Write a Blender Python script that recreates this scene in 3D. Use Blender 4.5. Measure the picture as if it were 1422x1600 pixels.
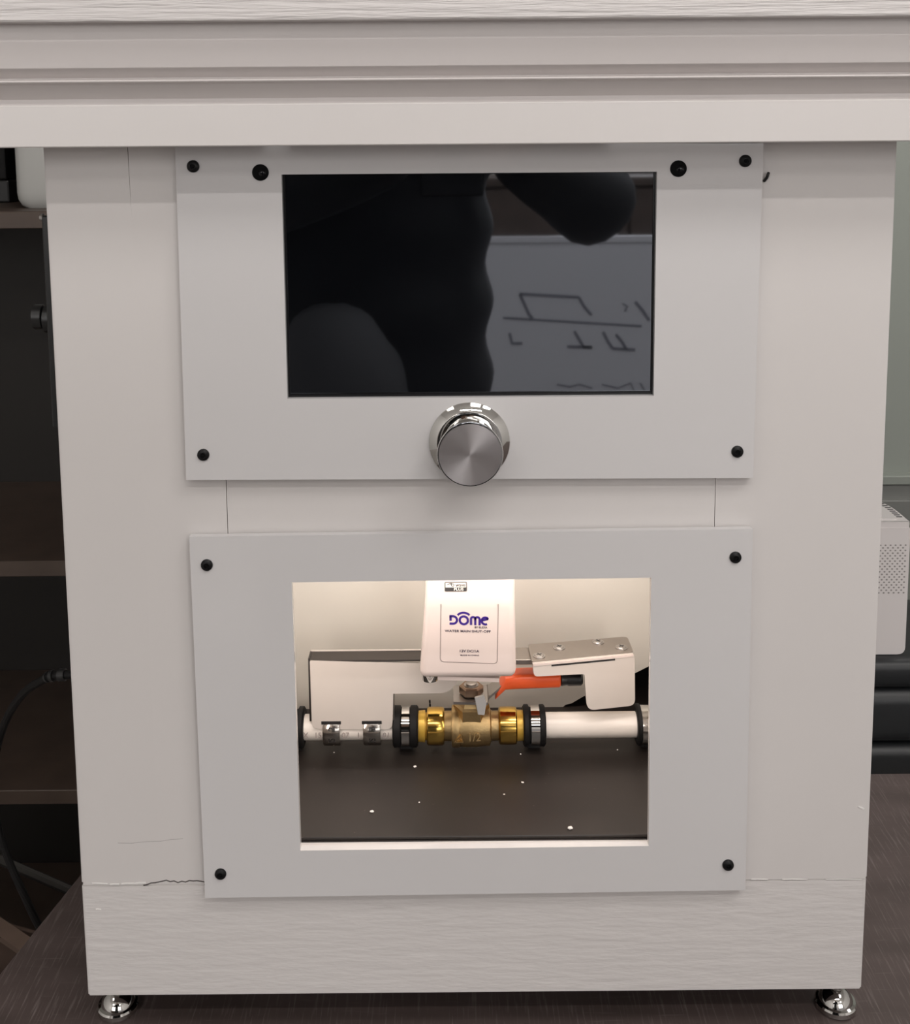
import bpy, bmesh, math, random
from mathutils import Vector, Matrix, Euler, Quaternion
random.seed(7)
S = bpy.context.scene
for o in list(bpy.data.objects): bpy.data.objects.remove(o)
PI = math.pi
# ------------------------------------------------------------------ camera
DZ = .019
F_PX, PY0 = 1750.0, 430.0
YAW, PITCH, ROLL = .0019629, .12355672, .00736751
CAM = Vector((-.01099173, -.67023604, .57342295 + DZ))
cy, sy, cp, sp = math.cos(YAW), math.sin(YAW), math.cos(PITCH), math.sin(PITCH)
FW = Vector((sy*cp, cy*cp, -sp)); _rt = Vector((cy, -sy, 0)); _dn = FW.cross(_rt)
RT = _rt*math.cos(ROLL) + _dn*math.sin(ROLL); DN = -_rt*math.sin(ROLL) + _dn*math.cos(ROLL)
cam = bpy.data.objects.new('camera', bpy.data.cameras.new('camera')); S.collection.objects.link(cam)
M3 = Matrix((RT, -DN, -FW)).transposed()
cam.matrix_world = Matrix.Translation(CAM) @ M3.to_4x4()
cam.data.sensor_fit = 'VERTICAL'; cam.data.sensor_height = 24; cam.data.sensor_width = 24
cam.data.lens = F_PX/1600*24; cam.data.shift_y = -(800-PY0)/1600
cam.data.clip_start = .005; cam.data.clip_end = 30
S.camera = cam
def ray(x, y): return FW + RT*((x-711)/F_PX) + DN*((y-PY0)/F_PX)
def at(x, y, Y):
    v = ray(x, y); return CAM + v*((Y-CAM.y)/v.y)
def on(x, y, Z):
    v = ray(x, y); return CAM + v*((Z-CAM.z)/v.z)
# ------------------------------------------------------------------ world, exposure
w = bpy.data.worlds.new('world'); S.world = w; w.use_nodes = True
w.node_tree.nodes['Background'].inputs[0].default_value = (1, .96, .93, 1)
w.node_tree.nodes['Background'].inputs[1].default_value = 1.0
S.view_settings.view_transform = 'Standard'; S.view_settings.look = 'None'
S.view_settings.gamma = 1; S.view_settings.use_curve_mapping = False
S.view_settings.exposure = 0.0
# light strengths (lamps are built with their fixtures further down)
KEY_W, PANEL_W, LED_W, WINDOW_FILL_W = 7.8, 2.2, .30, 18
FLOOR_Z, CEIL_Z = -.75, 1.95
# ------------------------------------------------------------------ materials
def new_mat(name):
    m = bpy.data.materials.new(name); m.use_nodes = True
    return m, m.node_tree.nodes, m.node_tree.links, m.node_tree.nodes['Principled BSDF']
def mat(name, col, rough=.5, metal=0, noise=0, nscale=30, bump=0, bscale=(60, 60, 60), bdist=.001, spec=.5, ior=1.5,
        aniso=0, coat=0, trans=0, emit=None, estr=0, detail=4):
    m, N, L, b = new_mat(name)
    c = (*col, 1) if len(col) == 3 else col
    b.inputs['Base Color'].default_value = c
    b.inputs['Roughness'].default_value = rough; b.inputs['Metallic'].default_value = metal
    b.inputs['IOR'].default_value = ior; b.inputs['Specular IOR Level'].default_value = spec
    b.inputs['Coat Weight'].default_value = coat; b.inputs['Transmission Weight'].default_value = trans
    if emit: b.inputs['Emission Color'].default_value = (*emit, 1); b.inputs['Emission Strength'].default_value = estr
    tc = N.new('ShaderNodeTexCoord')
    if noise:
        n = N.new('ShaderNodeTexNoise'); n.inputs['Scale'].default_value = nscale; n.inputs['Detail'].default_value = 5
        L.new(tc.outputs['Object'], n.inputs['Vector'])
        mx = N.new('ShaderNodeMix'); mx.data_type = 'RGBA'
        mx.inputs[6].default_value = tuple(max(0, v*(1-noise)) for v in c[:3]) + (1,)
        mx.inputs[7].default_value = tuple(min(1, v*(1+noise)) for v in c[:3]) + (1,)
        L.new(n.outputs['Fac'], mx.inputs[0]); L.new(mx.outputs[2], b.inputs['Base Color'])
    if bump:
        mp = N.new('ShaderNodeMapping'); mp.inputs['Scale'].default_value = bscale
        n2 = N.new('ShaderNodeTexNoise'); n2.inputs['Scale'].default_value = 1; n2.inputs['Detail'].default_value = detail
        L.new(tc.outputs['Object'], mp.inputs['Vector']); L.new(mp.outputs[0], n2.inputs['Vector'])
        bp = N.new('ShaderNodeBump'); bp.inputs['Strength'].default_value = bump; bp.inputs['Distance'].default_value = bdist
        L.new(n2.outputs['Fac'], bp.inputs['Height']); L.new(bp.outputs[0], b.inputs['Normal'])
    return m
PAINT = (.685, .655, .64)
m_paint = mat('white_paint', PAINT, .42, noise=.025, nscale=9, bump=.25, bscale=(60, 60, 25), bdist=.0006)
m_paint_rough = mat('brushed_white_paint', PAINT, .4, noise=.025, nscale=9, bump=.6, bscale=(40, 60, 210), bdist=.0011, detail=7)
m_paint_grain = mat('grainy_white_paint', (.66, .63, .62), .4, noise=.02, nscale=9, bump=1, bscale=(22, 60, 420), bdist=.0016)
m_mould = mat('moulding_paint', (.69, .65, .638), .42, noise=.02, nscale=9, bump=.2, bscale=(20, 80, 120), bdist=.0005)
m_acryl = mat('white_acrylic', (.66, .645, .645), .06, ior=1.49)
m_blackscrew = mat('black_oxide', (.006, .006, .0065), .4, spec=.25)
m_hole = mat('sensor_black', (.004, .004, .004), .7, spec=.1)
m_lens = mat('sensor_lens', (.004, .004, .005), .15, spec=.3)
m_glass = mat('screen_glass', (.0022, .0026, .0036), .025, ior=3.8)
m_glass.node_tree.nodes['Principled BSDF'].inputs['Specular Tint'].default_value = (.84, .90, 1, 1)
m_bezel = mat('screen_bezel', (.006, .006, .007), .25)
m_chrome = mat('chrome', (.62, .61, .59), .06, 1)
m_steel = mat('stainless_steel', (.42, .40, .385), .3, 1, noise=.1, nscale=40)
m_steel_dark = mat('brushed_steel_grey', (.33, .30, .275), .38, 1, noise=.08, nscale=60)
m_brass = mat('cast_brass', (.44, .31, .15), .42, 1, noise=.15, nscale=120, bump=.35, bscale=(500, 500, 500), bdist=.0006)
m_brassp = mat('polished_brass', (.66, .42, .10), .16, 1, noise=.08, nscale=60)
m_collar = mat('gold_collar', (.62, .38, .06), .35, .35)
m_pipe = mat('white_pipe', (.80, .74, .68), .3)
m_rubber = mat('black_rubber', (.006, .0055, .0055), .6, spec=.25, noise=.2, nscale=90)
m_device = mat('white_plastic', (.70, .60, .56), .25, ior=1.46)
m_bracket = mat('white_bracket', (.60, .545, .50), .38, noise=.06, nscale=25)
m_flange = mat('dark_flange', (.016, .011, .009), .35)
m_orange = mat('orange_sleeve', (.78, .105, .025), .32)
m_blackpl = mat('black_plastic', (.012, .012, .012), .35)
m_back = mat('cream_panel', (.63, .605, .55), .55, noise=.04, nscale=14)
m_cavity = mat('cavity_white', (.74, .71, .66), .6, noise=.03, nscale=14)
m_black = mat('black_board', (.012, .011, .011), .6)
m_seam = mat('seam_dark', (.05, .045, .04), .8)
m_ink_b = mat('purple_ink', (.04, .014, .20), .5)
m_ink_g = mat('grey_ink', (.06, .045, .07), .5)
m_ink_k = mat('black_ink', (.02, .018, .018), .5)
m_badge = mat('badge_white', (.78, .72, .66), .4)
m_line = mat('label_groove', (.20, .16, .15), .5)
m_chip = mat('paint_chip', (.85, .8, .76), .5)
m_chipw = mat('flaked_paint', (.80, .78, .76), .5)
m_wall = mat('greenish_wall', (.40, .43, .39), .55, noise=.03, nscale=3)
m_trim = mat('grey_trim', (.30, .305, .29), .5)
m_wall2 = mat('white_wall', (.80, .785, .77), .7)
m_ceil = mat('ceiling_white', (.75, .73, .71), .8)
m_carpet = mat('beige_carpet', (.42, .395, .375), .95, noise=.3, nscale=200)
m_shelf = mat('dark_walnut_laminate', (.085, .060, .047), .45, noise=.35, nscale=18, bump=.2, bscale=(10, 80, 200))
m_shelfback = mat('shelf_back', (.016, .013, .011), .6)
m_router = mat('router_white', (.74, .70, .69), .4)
m_vent = mat('vent_dark', (.06, .06, .06), .6)
m_perf = mat('perforation_grey', (.30, .28, .27), .6)
m_leather = mat('black_leather', (.012, .0135, .0155), .42, bump=.2, bscale=(300, 300, 300), bdist=.0004)
m_jug = mat('milky_plastic', (.50, .50, .48), .35, noise=.03, nscale=12)
m_card = mat('brown_card', (.10, .065, .05), .7, noise=.15, nscale=20)
m_wb = mat('whiteboard_white', (.78, .78, .82), .3)
m_wbframe = mat('whiteboard_frame', (.12, .12, .13), .4)
m_skin = mat('skin', (.52, .31, .22), .5, noise=.06, nscale=30)
m_coat = mat('black_jacket_cloth', (.010, .010, .012), .8)
m_jumper = mat('charcoal_trousers', (.045, .045, .05), .85)
m_hair = mat('dark_hair', (.012, .009, .007), .6, bump=.5, bscale=(200, 200, 30))
m_shoe = mat('shoe_black', (.02, .02, .02), .5)
m_eye = mat('eye_white', (.7, .7, .68), .2)
m_iris = mat('iris', (.05, .03, .02), .2)
m_lip = mat('lip', (.42, .18, .15), .5)
m_phone = mat('phone_body', (.02, .02, .022), .2)
m_panel = mat('panel_glow', (.9, .9, .9), .6, emit=(1, .95, .9), estr=1.6)
m_tube = mat('tube_glow', (.9, .9, .9), .6, emit=(1, .95, .9), estr=5)
m_led = mat('led_glow', (.9, .85, .8), .6, emit=(1, .8, .66), estr=5)
def table_mat():
    m, N, L, b = new_mat('table_laminate')
    tc = N.new('ShaderNodeTexCoord')
    def noise(scale, det=4):
        mp = N.new('ShaderNodeMapping'); mp.inputs['Scale'].default_value = scale
        n = N.new('ShaderNodeTexNoise'); n.inputs['Scale'].default_value = 1; n.inputs['Detail'].default_value = det
        L.new(tc.outputs['Object'], mp.inputs[0]); L.new(mp.outputs[0], n.inputs[0]); return n.outputs['Fac']
    def ramp(src, pts):
        r = N.new('ShaderNodeValToRGB'); e = r.color_ramp.elements
        e[0].position, e[0].color = pts[0][0], (*pts[0][1], 1); e[1].position, e[1].color = pts[1][0], (*pts[1][1], 1)
        L.new(src, r.inputs[0]); return r.outputs[0]
    base = ramp(noise((9, 30, 1)), ((.3, (.075, .055, .050)), (.75, (.115, .085, .080))))
    st = ramp(noise((640, 34, 1), 5), ((.54, (0, 0, 0)), (.74, (1, 1, 1))))
    st2 = ramp(noise((30, 380, 1), 4), ((.62, (0, 0, 0)), (.75, (1, 1, 1))))
    mx = N.new('ShaderNodeMix'); mx.data_type = 'RGBA'; mx.inputs[7].default_value = (.26, .22, .21, 1)
    sc = N.new('ShaderNodeMath'); sc.operation = 'MULTIPLY'; sc.inputs[1].default_value = .5; L.new(st, sc.inputs[0])
    L.new(sc.outputs[0], mx.inputs[0]); L.new(base, mx.inputs[6])
    mx2 = N.new('ShaderNodeMix'); mx2.data_type = 'RGBA'; mx2.inputs[7].default_value = (.19, .155, .145, 1)
    sc2 = N.new('ShaderNodeMath'); sc2.operation = 'MULTIPLY'; sc2.inputs[1].default_value = .35; L.new(st2, sc2.inputs[0])
    L.new(sc2.outputs[0], mx2.inputs[0]); L.new(mx.outputs[2], mx2.inputs[6]); L.new(mx2.outputs[2], b.inputs['Base Color'])
    b.inputs['Roughness'].default_value = .5
    return m
m_table = table_mat()
def floor_mat():
    m, N, L, b = new_mat('dark_inner_floor')
    tc = N.new('ShaderNodeTexCoord'); n = N.new('ShaderNodeTexNoise'); n.inputs['Scale'].default_value = 16; n.inputs['Detail'].default_value = 8
    L.new(tc.outputs['Object'], n.inputs[0])
    r = N.new('ShaderNodeValToRGB'); r.color_ramp.elements[0].position = .3; r.color_ramp.elements[0].color = (.013, .010, .0085, 1)
    r.color_ramp.elements[1].position = .75; r.color_ramp.elements[1].color = (.024, .018, .0155, 1)
    v = N.new('ShaderNodeTexVoronoi'); v.inputs['Scale'].default_value = 90; L.new(tc.outputs['Object'], v.inputs[0])
    r2 = N.new('ShaderNodeValToRGB'); r2.color_ramp.elements[0].position = .0; r2.color_ramp.elements[0].color = (.4, .4, .4, 1)
    r2.color_ramp.elements[1].position = .07; r2.color_ramp.elements[1].color = (0, 0, 0, 1)
    L.new(v.outputs['Distance'], r2.inputs[0]); L.new(n.outputs['Fac'], r.inputs[0])
    mx = N.new('ShaderNodeMix'); mx.data_type = 'RGBA'; mx.inputs[7].default_value = (.16, .13, .11, 1)
    L.new(r2.outputs[0], mx.inputs[0]); L.new(r.outputs[0], mx.inputs[6]); L.new(mx.outputs[2], b.inputs['Base Color'])
    b.inputs['Roughness'].default_value = .45
    return m
m_infloor = floor_mat()
def brushed_mat():
    m, N, L, b = new_mat('spun_metal')
    b.inputs['Base Color'].default_value = (.68, .645, .65, 1); b.inputs['Metallic'].default_value = 1
    b.inputs['Roughness'].default_value = .34; b.inputs['Anisotropic'].default_value = .85; b.inputs['Anisotropic Rotation'].default_value = .25
    t = N.new('ShaderNodeTangent'); t.direction_type = 'RADIAL'; t.axis = 'Y'
    L.new(t.outputs[0], b.inputs['Tangent'])
    return m
m_spun = brushed_mat()
# ------------------------------------------------------------------ object helpers (all geometry is written in world metres)
ORIG = {}
def finish(o, parent, origin):
    S.collection.objects.link(o)
    if parent is not None:
        o.parent = parent; o.location = origin - ORIG[parent.name]
    else: o.location = origin
    ORIG[o.name] = origin.copy()
    return o
def obj(name, bm, m, parent=None, smooth=False, origin=None):
    me = bpy.data.meshes.new(name)
    bmesh.ops.recalc_face_normals(bm, faces=bm.faces[:])
    vs = [v.co for v in bm.verts]
    c = Vector([(min(v[i] for v in vs)+max(v[i] for v in vs))/2 for i in range(3)]) if origin is None else Vector(origin)
    bmesh.ops.translate(bm, verts=bm.verts[:], vec=-c)
    bm.to_mesh(me); bm.free()
    for mm in (m if isinstance(m, (list, tuple)) else [m]): me.materials.append(mm)
    if smooth:
        for p in me.polygons: p.use_smooth = True
        try: me.set_sharp_from_angle(angle=math.radians(35))
        except Exception: pass
    return finish(bpy.data.objects.new(name, me), parent, c)
def clone(src, origin, parent, name=None):
    o = src.copy(); o.parent = None; o.name = name or src.name
    return finish(o, parent, Vector(origin))
def empty(name, loc, label, cat, group=None):
    o = bpy.data.objects.new(name, None); o.empty_display_size = .02
    finish(o, None, Vector(loc)); return tag(o, label, cat, group)
def tag(o, label, cat, group=None):
    o['label'] = label; o['category'] = cat
    if group: o['group'] = group
    return o
def struct(o): o['kind'] = 'structure'; return o
def bm_new(): return bmesh.new()
def box(bm, a, b, bev=0, seg=1):
    r = bmesh.ops.create_cube(bm, size=1); vs = r['verts']
    a, b = Vector(a), Vector(b)
    for v in vs: v.co = Vector([(a[i]+b[i])/2 + v.co[i]*abs(b[i]-a[i]) for i in range(3)])
    if bev:
        es = list({e for v in vs for e in v.link_edges})
        bmesh.ops.bevel(bm, geom=es, offset=bev, segments=seg, affect='EDGES', profile=.5)
    return bm
def bx(a, b, bev=0, seg=1): return box(bm_new(), a, b, bev, seg)
def rounded(pts, r, seg=5):
    """round the corners of a closed 2-D polygon; r a number or one per corner"""
    out = []; n = len(pts)
    for i in range(n):
        p = Vector(pts[i]); a = Vector(pts[i-1]); b = Vector(pts[(i+1) % n])
        ri = r[i] if isinstance(r, (list, tuple)) else r
        if ri <= 0: out.append(p); continue
        u, v = (a-p), (b-p); ri = min(ri, u.length*.49, v.length*.49)
        p0, p1 = p+u.normalized()*ri, p+v.normalized()*ri
        for k in range(seg+1):
            t = k/seg; out.append(p0*(1-t)**2 + p*2*t*(1-t) + p1*t*t)
    return out
def prism(bm, pts, y0, y1, hole=None, bev=0):
    """polygon in (X,Z) extruded from y0 (front) to y1 (back), optional inner loop with the same vertex count"""
    def ring(ps, y): return [bm.verts.new((p[0], y, p[1])) for p in ps]
    f, k = ring(pts, y0), ring(pts, y1); n = len(pts); faces = []
    for i in range(n): faces.append(bm.faces.new((f[i], f[(i+1) % n], k[(i+1) % n], k[i])))
    if hole:
        hf, hk = ring(hole, y0), ring(hole, y1)
        for i in range(n):
            j = (i+1) % n
            bm.faces.new((hf[i], hk[i], hk[j], hf[j])); bm.faces.new((f[i], hf[i], hf[j], f[j])); bm.faces.new((k[i], k[j], hk[j], hk[i]))
    else:
        bm.faces.new(f); bm.faces.new(k[::-1])
    if bev:
        es = [e for e in bm.edges if abs(e.verts[0].co.y-y0) < 1e-7 and abs(e.verts[1].co.y-y0) < 1e-7]
        es = [e for e in es if len(e.link_faces) == 2 and abs(e.link_faces[0].normal.dot(e.link_faces[1].normal)) < .9] if False else es
        if not hole: bmesh.ops.bevel(bm, geom=es, offset=bev, segments=2, affect='EDGES', profile=.5)
    return bm
def extrude_x(bm, prof, x0, x1):
    a = [bm.verts.new((x0, p[0], p[1])) for p in prof]; b = [bm.verts.new((x1, p[0], p[1])) for p in prof]; n = len(prof)
    for i in range(n): bm.faces.new((a[i], a[(i+1) % n], b[(i+1) % n], b[i]))
    bm.faces.new(a); bm.faces.new(b[::-1]); return bm
def lathe(bm, prof, c, axis='X', n=32):
    """prof: list of (along, radius) swept round an axis through c"""
    c = Vector(c); rings = []
    for a, r in prof:
        ring = []
        for i in range(n):
            t = 2*PI*i/n; u, v = r*math.cos(t), r*math.sin(t)
            d = {'X': (a, u, v), 'Y': (u, a, v), 'Z': (u, v, a)}[axis]
            ring.append(bm.verts.new(c+Vector(d)))
        rings.append(ring)
    for k in range(len(rings)-1):
        for i in range(n): bm.faces.new((rings[k][i], rings[k][(i+1) % n], rings[k+1][(i+1) % n], rings[k+1][i]))
    bm.faces.new(rings[0]); bm.faces.new(rings[-1][::-1]); return bm
def tube(bm, pts, r, n=10):
    pts = [Vector(p) for p in pts]; rings = []; up = Vector((0, 0, 1))
    for i, p in enumerate(pts):
        t = (pts[min(i+1, len(pts)-1)]-pts[max(i-1, 0)]).normalized()
        s = t.cross(up)
        if s.length < .05: s = t.cross(Vector((0, 1, 0)))
        s.normalize(); q = s.cross(t); rr = r[i] if isinstance(r, (list, tuple)) else r
        rings.append([bm.verts.new(p+(s*math.cos(2*PI*k/n)+q*math.sin(2*PI*k/n))*rr) for k in range(n)])
    for k in range(len(rings)-1):
        for i in range(n): bm.faces.new((rings[k][i], rings[k][(i+1) % n], rings[k+1][(i+1) % n], rings[k+1][i]))
    bm.faces.new(rings[0]); bm.faces.new(rings[-1][::-1]); return bm
def spline(pts, k=6):
    pts = [Vector(p) for p in pts]; out = []
    for i in range(len(pts)-1):
        p0, p1, p2, p3 = pts[max(i-1, 0)], pts[i], pts[i+1], pts[min(i+2, len(pts)-1)]
        for j in range(k):
            t = j/k
            out.append(.5*((2*p1)+(p2-p0)*t+(2*p0-5*p1+4*p2-p3)*t*t+(3*p1-p0-3*p2+p3)*t**3))
    return out+[pts[-1]]
def text_obj(name, s, c, size, m, parent, rot=(PI/2, 0, 0), sx=1, thick=.00006, bold=0, pre=0):
    cu = bpy.data.curves.new(name, 'FONT'); cu.body = s; cu.size = size; cu.align_x = 'CENTER'; cu.align_y = 'CENTER'
    cu.extrude = thick; cu.offset = bold; cu.resolution_u = 3
    t = bpy.data.objects.new(name, cu); S.collection.objects.link(t)
    dg = bpy.context.evaluated_depsgraph_get(); me = bpy.data.meshes.new_from_object(t.evaluated_get(dg))
    bpy.data.objects.remove(t)
    me.transform(Euler(rot).to_matrix().to_4x4() @ Matrix.Rotation(pre, 4, 'Z') @ Matrix.Diagonal((sx, 1, 1, 1)))
    me.materials.clear(); me.materials.append(m)
    return finish(bpy.data.objects.new(name, me), parent, Vector(c))
def stroke(bm, pts, wd, y0, y1):
    """flat pen stroke along (X,Z) points, thickness from y0 to y1"""
    L_, R_ = [], []
    n = len(pts)
    for i in range(n):
        a, b = Vector(pts[max(i-1, 0)]), Vector(pts[min(i+1, n-1)])
        d = (b-a); d.normalize(); q = Vector((-d.y, d.x))*wd/2; p = Vector(pts[i])
        L_.append(p+q); R_.append(p-q)
    for i in range(n-1):
        q = [L_[i], L_[i+1], R_[i+1], R_[i]]
        f = [bm.verts.new((p.x, y0, p.y)) for p in q]; k = [bm.verts.new((p.x, y1, p.y)) for p in q]
        bm.faces.new(f); bm.faces.new(k[::-1])
        for j in range(4): bm.faces.new((f[j], k[j], k[(j+1) % 4], f[(j+1) % 4]))
    return bm
# ------------------------------------------------------------------ room
X0, X1, Y0, Y1 = -2.3, 2.6, -3.6, 1.6
T = .08
struct(obj('floor', bx((X0-T, Y0-T, FLOOR_Z-T), (X1+T, Y1+T, FLOOR_Z)), m_carpet))
struct(obj('ceiling', bx((X0-T, Y0-T, CEIL_Z), (X1+T, Y1+T, CEIL_Z+T)), m_ceil))
struct(obj('wall_back', bx((X0, Y1, FLOOR_Z), (X1, Y1+T, CEIL_Z)), m_wall))
WZ0, WZ1 = .50, 1.75
FILL_WINS = ((-1.95, -.35), (.35, 2.15))  # unseen windows, added with lamps outside as low fill from behind the camera
bm = bm_new(); box(bm, (X0, Y0-T, FLOOR_Z), (X1, Y0, WZ0)); box(bm, (X0, Y0-T, WZ1), (X1, Y0, CEIL_Z))
for a, b_ in ((X0, FILL_WINS[0][0]), (FILL_WINS[0][1], FILL_WINS[1][0]), (FILL_WINS[1][1], X1)): box(bm, (a, Y0-T, WZ0), (b_, Y0, WZ1))
struct(obj('wall_front', bm, m_wall2))
for i, (a, b_) in enumerate(FILL_WINS):
    bm = bm_new(); xm = (a+b_)/2
    for u, v in (((a, WZ0), (a+.05, WZ1)), ((b_-.05, WZ0), (b_, WZ1)), ((xm-.03, WZ0), (xm+.03, WZ1)), ((a+.05, WZ0), (b_-.05, WZ0+.05)), ((a+.05, WZ1-.05), (b_-.05, WZ1))):
        box(bm, (u[0], Y0-.06, u[1]), (v[0], Y0-.02, v[1]))
    wn = struct(obj('window_%d' % (i+1), bm, m_router))
    obj('window_sill', bx((a-.04, Y0-.02, WZ0-.03), (b_+.04, Y0+.06, WZ0)), m_router, wn)
    l = bpy.data.lights.new('sky_lamp', 'AREA'); l.shape = 'RECTANGLE'; l.size = b_-a-.06; l.size_y = WZ1-WZ0-.06; l.energy = WINDOW_FILL_W; l.color = (1, .985, .975)
    lo = bpy.data.objects.new('sky_lamp', l); lo.rotation_euler = (PI/2, 0, 0); finish(lo, wn, Vector((xm, Y0-.10, (WZ0+WZ1)/2)))
struct(obj('wall_left', bx((X0-T, Y0-T, FLOOR_Z), (X0, Y1+T, CEIL_Z)), m_wall2))
struct(obj('wall_right', bx((X1, Y0-T, FLOOR_Z), (X1+T, Y1+T, CEIL_Z)), m_wall2))
za, zb_, zc = at(1400, 738, Y1).z, at(1400, 752, Y1).z, at(1400, 775, Y1).z
b = bx((X0, Y1-.018, zc), (X1, Y1, zb_)); struct(obj('trim_1', b, m_trim))
b = bx((X0, Y1-.026, zb_), (X1, Y1, za), .002); struct(obj('trim_2', b, m_wall))
struct(obj('trim_3', bx((X0, Y1-.03, zc-.055), (X1, Y1, zc), .002), m_trim))
struct(obj('baseboard_back', bx((X0, Y1-.015, FLOOR_Z), (X1, Y1, FLOOR_Z+.1), .002), m_trim))
# ceiling lights
def panel(x, y, sx, sy, label, watts, col=(1, .965, .94)):
    t = empty('ceiling_light', (x, y, CEIL_Z), label, 'light', 'square ceiling panels')
    fr = bm_new(); z = CEIL_Z
    for a, b in (((x-sx, y-sy), (x+sx, y-sy+.03)), ((x-sx, y+sy-.03), (x+sx, y+sy)), ((x-sx, y-sy+.03), (x-sx+.03, y+sy-.03)), ((x+sx-.03, y-sy+.03), (x+sx, y+sy-.03))):
        box(fr, (*a, z-.02), (*b, z))
    obj('frame', fr, m_router, t)
    obj('diffuser', bx((x-sx+.03, y-sy+.03, z-.008), (x+sx-.03, y+sy-.03, z-.002)), m_panel, t)
    l = bpy.data.lights.new('panel_lamp', 'AREA'); l.shape = 'RECTANGLE'; l.size = 2*sx-.08; l.size_y = 2*sy-.08; l.energy = watts; l.color = col
    lo = bpy.data.objects.new('panel_lamp', l); finish(lo, t, Vector((x, y, z-.022)))
panel(-1.15, -1.0, .3, .3, 'square white ceiling panel lamp left of the photographer', PANEL_W*.7)
panel(1.08, -.92, .3, .3, 'square white ceiling panel lamp right of the photographer', PANEL_W*3.6)
panel(-1.15, -2.7, .3, .3, 'square white ceiling panel lamp at the rear left corner of the room', PANEL_W*2.2)
panel(1.25, -2.7, .3, .3, 'square white ceiling panel lamp over the rolling whiteboard', PANEL_W*2.4)
panel(.05, -3.15, .3, .3, 'square white ceiling panel lamp at the middle of the rear wall', PANEL_W*2)  # unseen extra panel, added to fill the shade under the overhang
panel(1.3, .85, .3, .3, 'square white ceiling panel lamp above the black sofa', PANEL_W*2.6)
panel(.37, -.92, .3, .3, 'square white ceiling panel lamp nearly above the photographer', PANEL_W*1.3)
t = empty('linear_light', (.15, -1.55, CEIL_Z), 'long thin white batten lamp on the ceiling behind the photographer', 'light')
obj('housing', bx((-.55, -1.585, CEIL_Z-.04), (.85, -1.515, CEIL_Z), .004), m_router, t)
obj('tube', lathe(bm_new(), [(-.67, .012), (.67, .012)], (.15, -1.55, CEIL_Z-.056), 'X', 14), m_tube, t, True)
for xx in (-.53, .83): obj('end_cap', bx((xx-.018, -1.567, CEIL_Z-.074), (xx+.018, -1.533, CEIL_Z-.04), .003), m_router, t)
l = bpy.data.lights.new('tube_lamp', 'AREA'); l.shape = 'RECTANGLE'; l.size = 1.3; l.size_y = .035; l.energy = KEY_W; l.color = (1, .96, .93)
lo = bpy.data.objects.new('tube_lamp', l); lo.rotation_euler = (math.radians(28), 0, 0); finish(lo, t, Vector((.15, -1.55, CEIL_Z-.073)))
# ------------------------------------------------------------------ table
TX0 = -.318
pa, pb = on(0, 1520, 0), on(130, 1360, 0)
dxy = (pb.x-pa.x)/(pb.y-pa.y)
yb = on(1390, 1208, 0).y
xl = lambda y: pa.x+dxy*(y-pa.y)
t = empty('conference_table', (.35, -.2, FLOOR_Z), 'dark brown wood laminate table under the white cabinet', 'table')
bm = bm_new()
pts = [(xl(-.62), -.62), (1.5, -.62), (1.5, yb), (xl(yb), yb)]
f = [bm.verts.new((p[0], p[1], 0)) for p in pts]; k = [bm.verts.new((p[0], p[1], -.03)) for p in pts]
bm.faces.new(f); bm.faces.new(k[::-1])
for i in range(4): bm.faces.new((f[i], k[i], k[(i+1) % 4], f[(i+1) % 4]))
bmesh.ops.bevel(bm, geom=bm.edges[:], offset=.0012, segments=1, affect='EDGES')
obj('tabletop', bm, m_table, t)
for x, y in ((-.2, -.52), (1.38, -.52), (-.2, yb-.08), (1.38, yb-.08)):
    obj('leg', bx((x-.03, y-.03, FLOOR_Z), (x+.03, y+.03, -.03), .003), m_blackpl, t)
# ------------------------------------------------------------------ cabinet
W2 = .254; ZB = .016+DZ; ZT = at(711, 226, -.04).z+.004; ZTOP = at(711, 30, -.0625).z; DEP = .30
cab = empty('display_cabinet', (0, .15, 0), 'white painted wooden display cabinet with crown moulding standing on the dark table', 'cabinet')
FT = .018     # board thickness of the front
def q2(pts, Y): return [at(x, y, Y) for x, y in pts]
sl, sr = at(355, 790, 0).x, at(1117, 790, 0).x
zr = (at(220, 1380, 0).z+at(1260, 1376, 0).z)/2
zmid_t, zmid_b = at(711, 640, 0).z, at(711, 862, 0).z
FLZ = at(740, 1312, FT).z     # inner floor
G = .00035
# left stile is two glued boards: the joint opens towards the top
xs0, xs1 = at(198, 230, 0).x, at(206, 345, 0).x
jag = lambda x: G*.5+(.0004*min(1, max(0, (x+.224)/.03))*(.55+.45*math.sin(x*900)*math.cos(x*2300)))
jx = [-W2+(xs1+W2)*k_/9 for k_ in range(10)]
b = prism(bm_new(), [(x_, zr+jag(x_)) for x_ in jx]+[(xs1, at(206, 345, 0).z), (xs0-.0009, ZTOP), (-W2, ZTOP)], 0, FT)
bmesh.ops.bevel(b, geom=[e for e in b.edges if all(abs(v.co.x+W2) < 1e-6 for v in e.verts)], offset=.0012, segments=2, affect='EDGES')
obj('stile', b, m_paint, cab)
jx = [xs1+(sl-G-xs1)*k_/12 for k_ in range(13)]
b = prism(bm_new(), [(x_, zr+jag(x_)) for x_ in jx]+[(sl-G, ZTOP), (xs0, ZTOP), (xs1, at(206, 345, 0).z)], 0, FT); obj('stile', b, m_paint, cab)
b = prism(bm_new(), [(sr+G*.7, zr+G*.4), (W2, zr+G*.4), (W2, ZTOP), (sr+G*.7, ZTOP)], 0, FT)
bmesh.ops.bevel(b, geom=[e for e in b.edges if all(abs(v.co.x-W2) < 1e-6 for v in e.verts)], offset=.0008, segments=2, affect='EDGES')
obj('stile', b, m_paint, cab)
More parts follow.
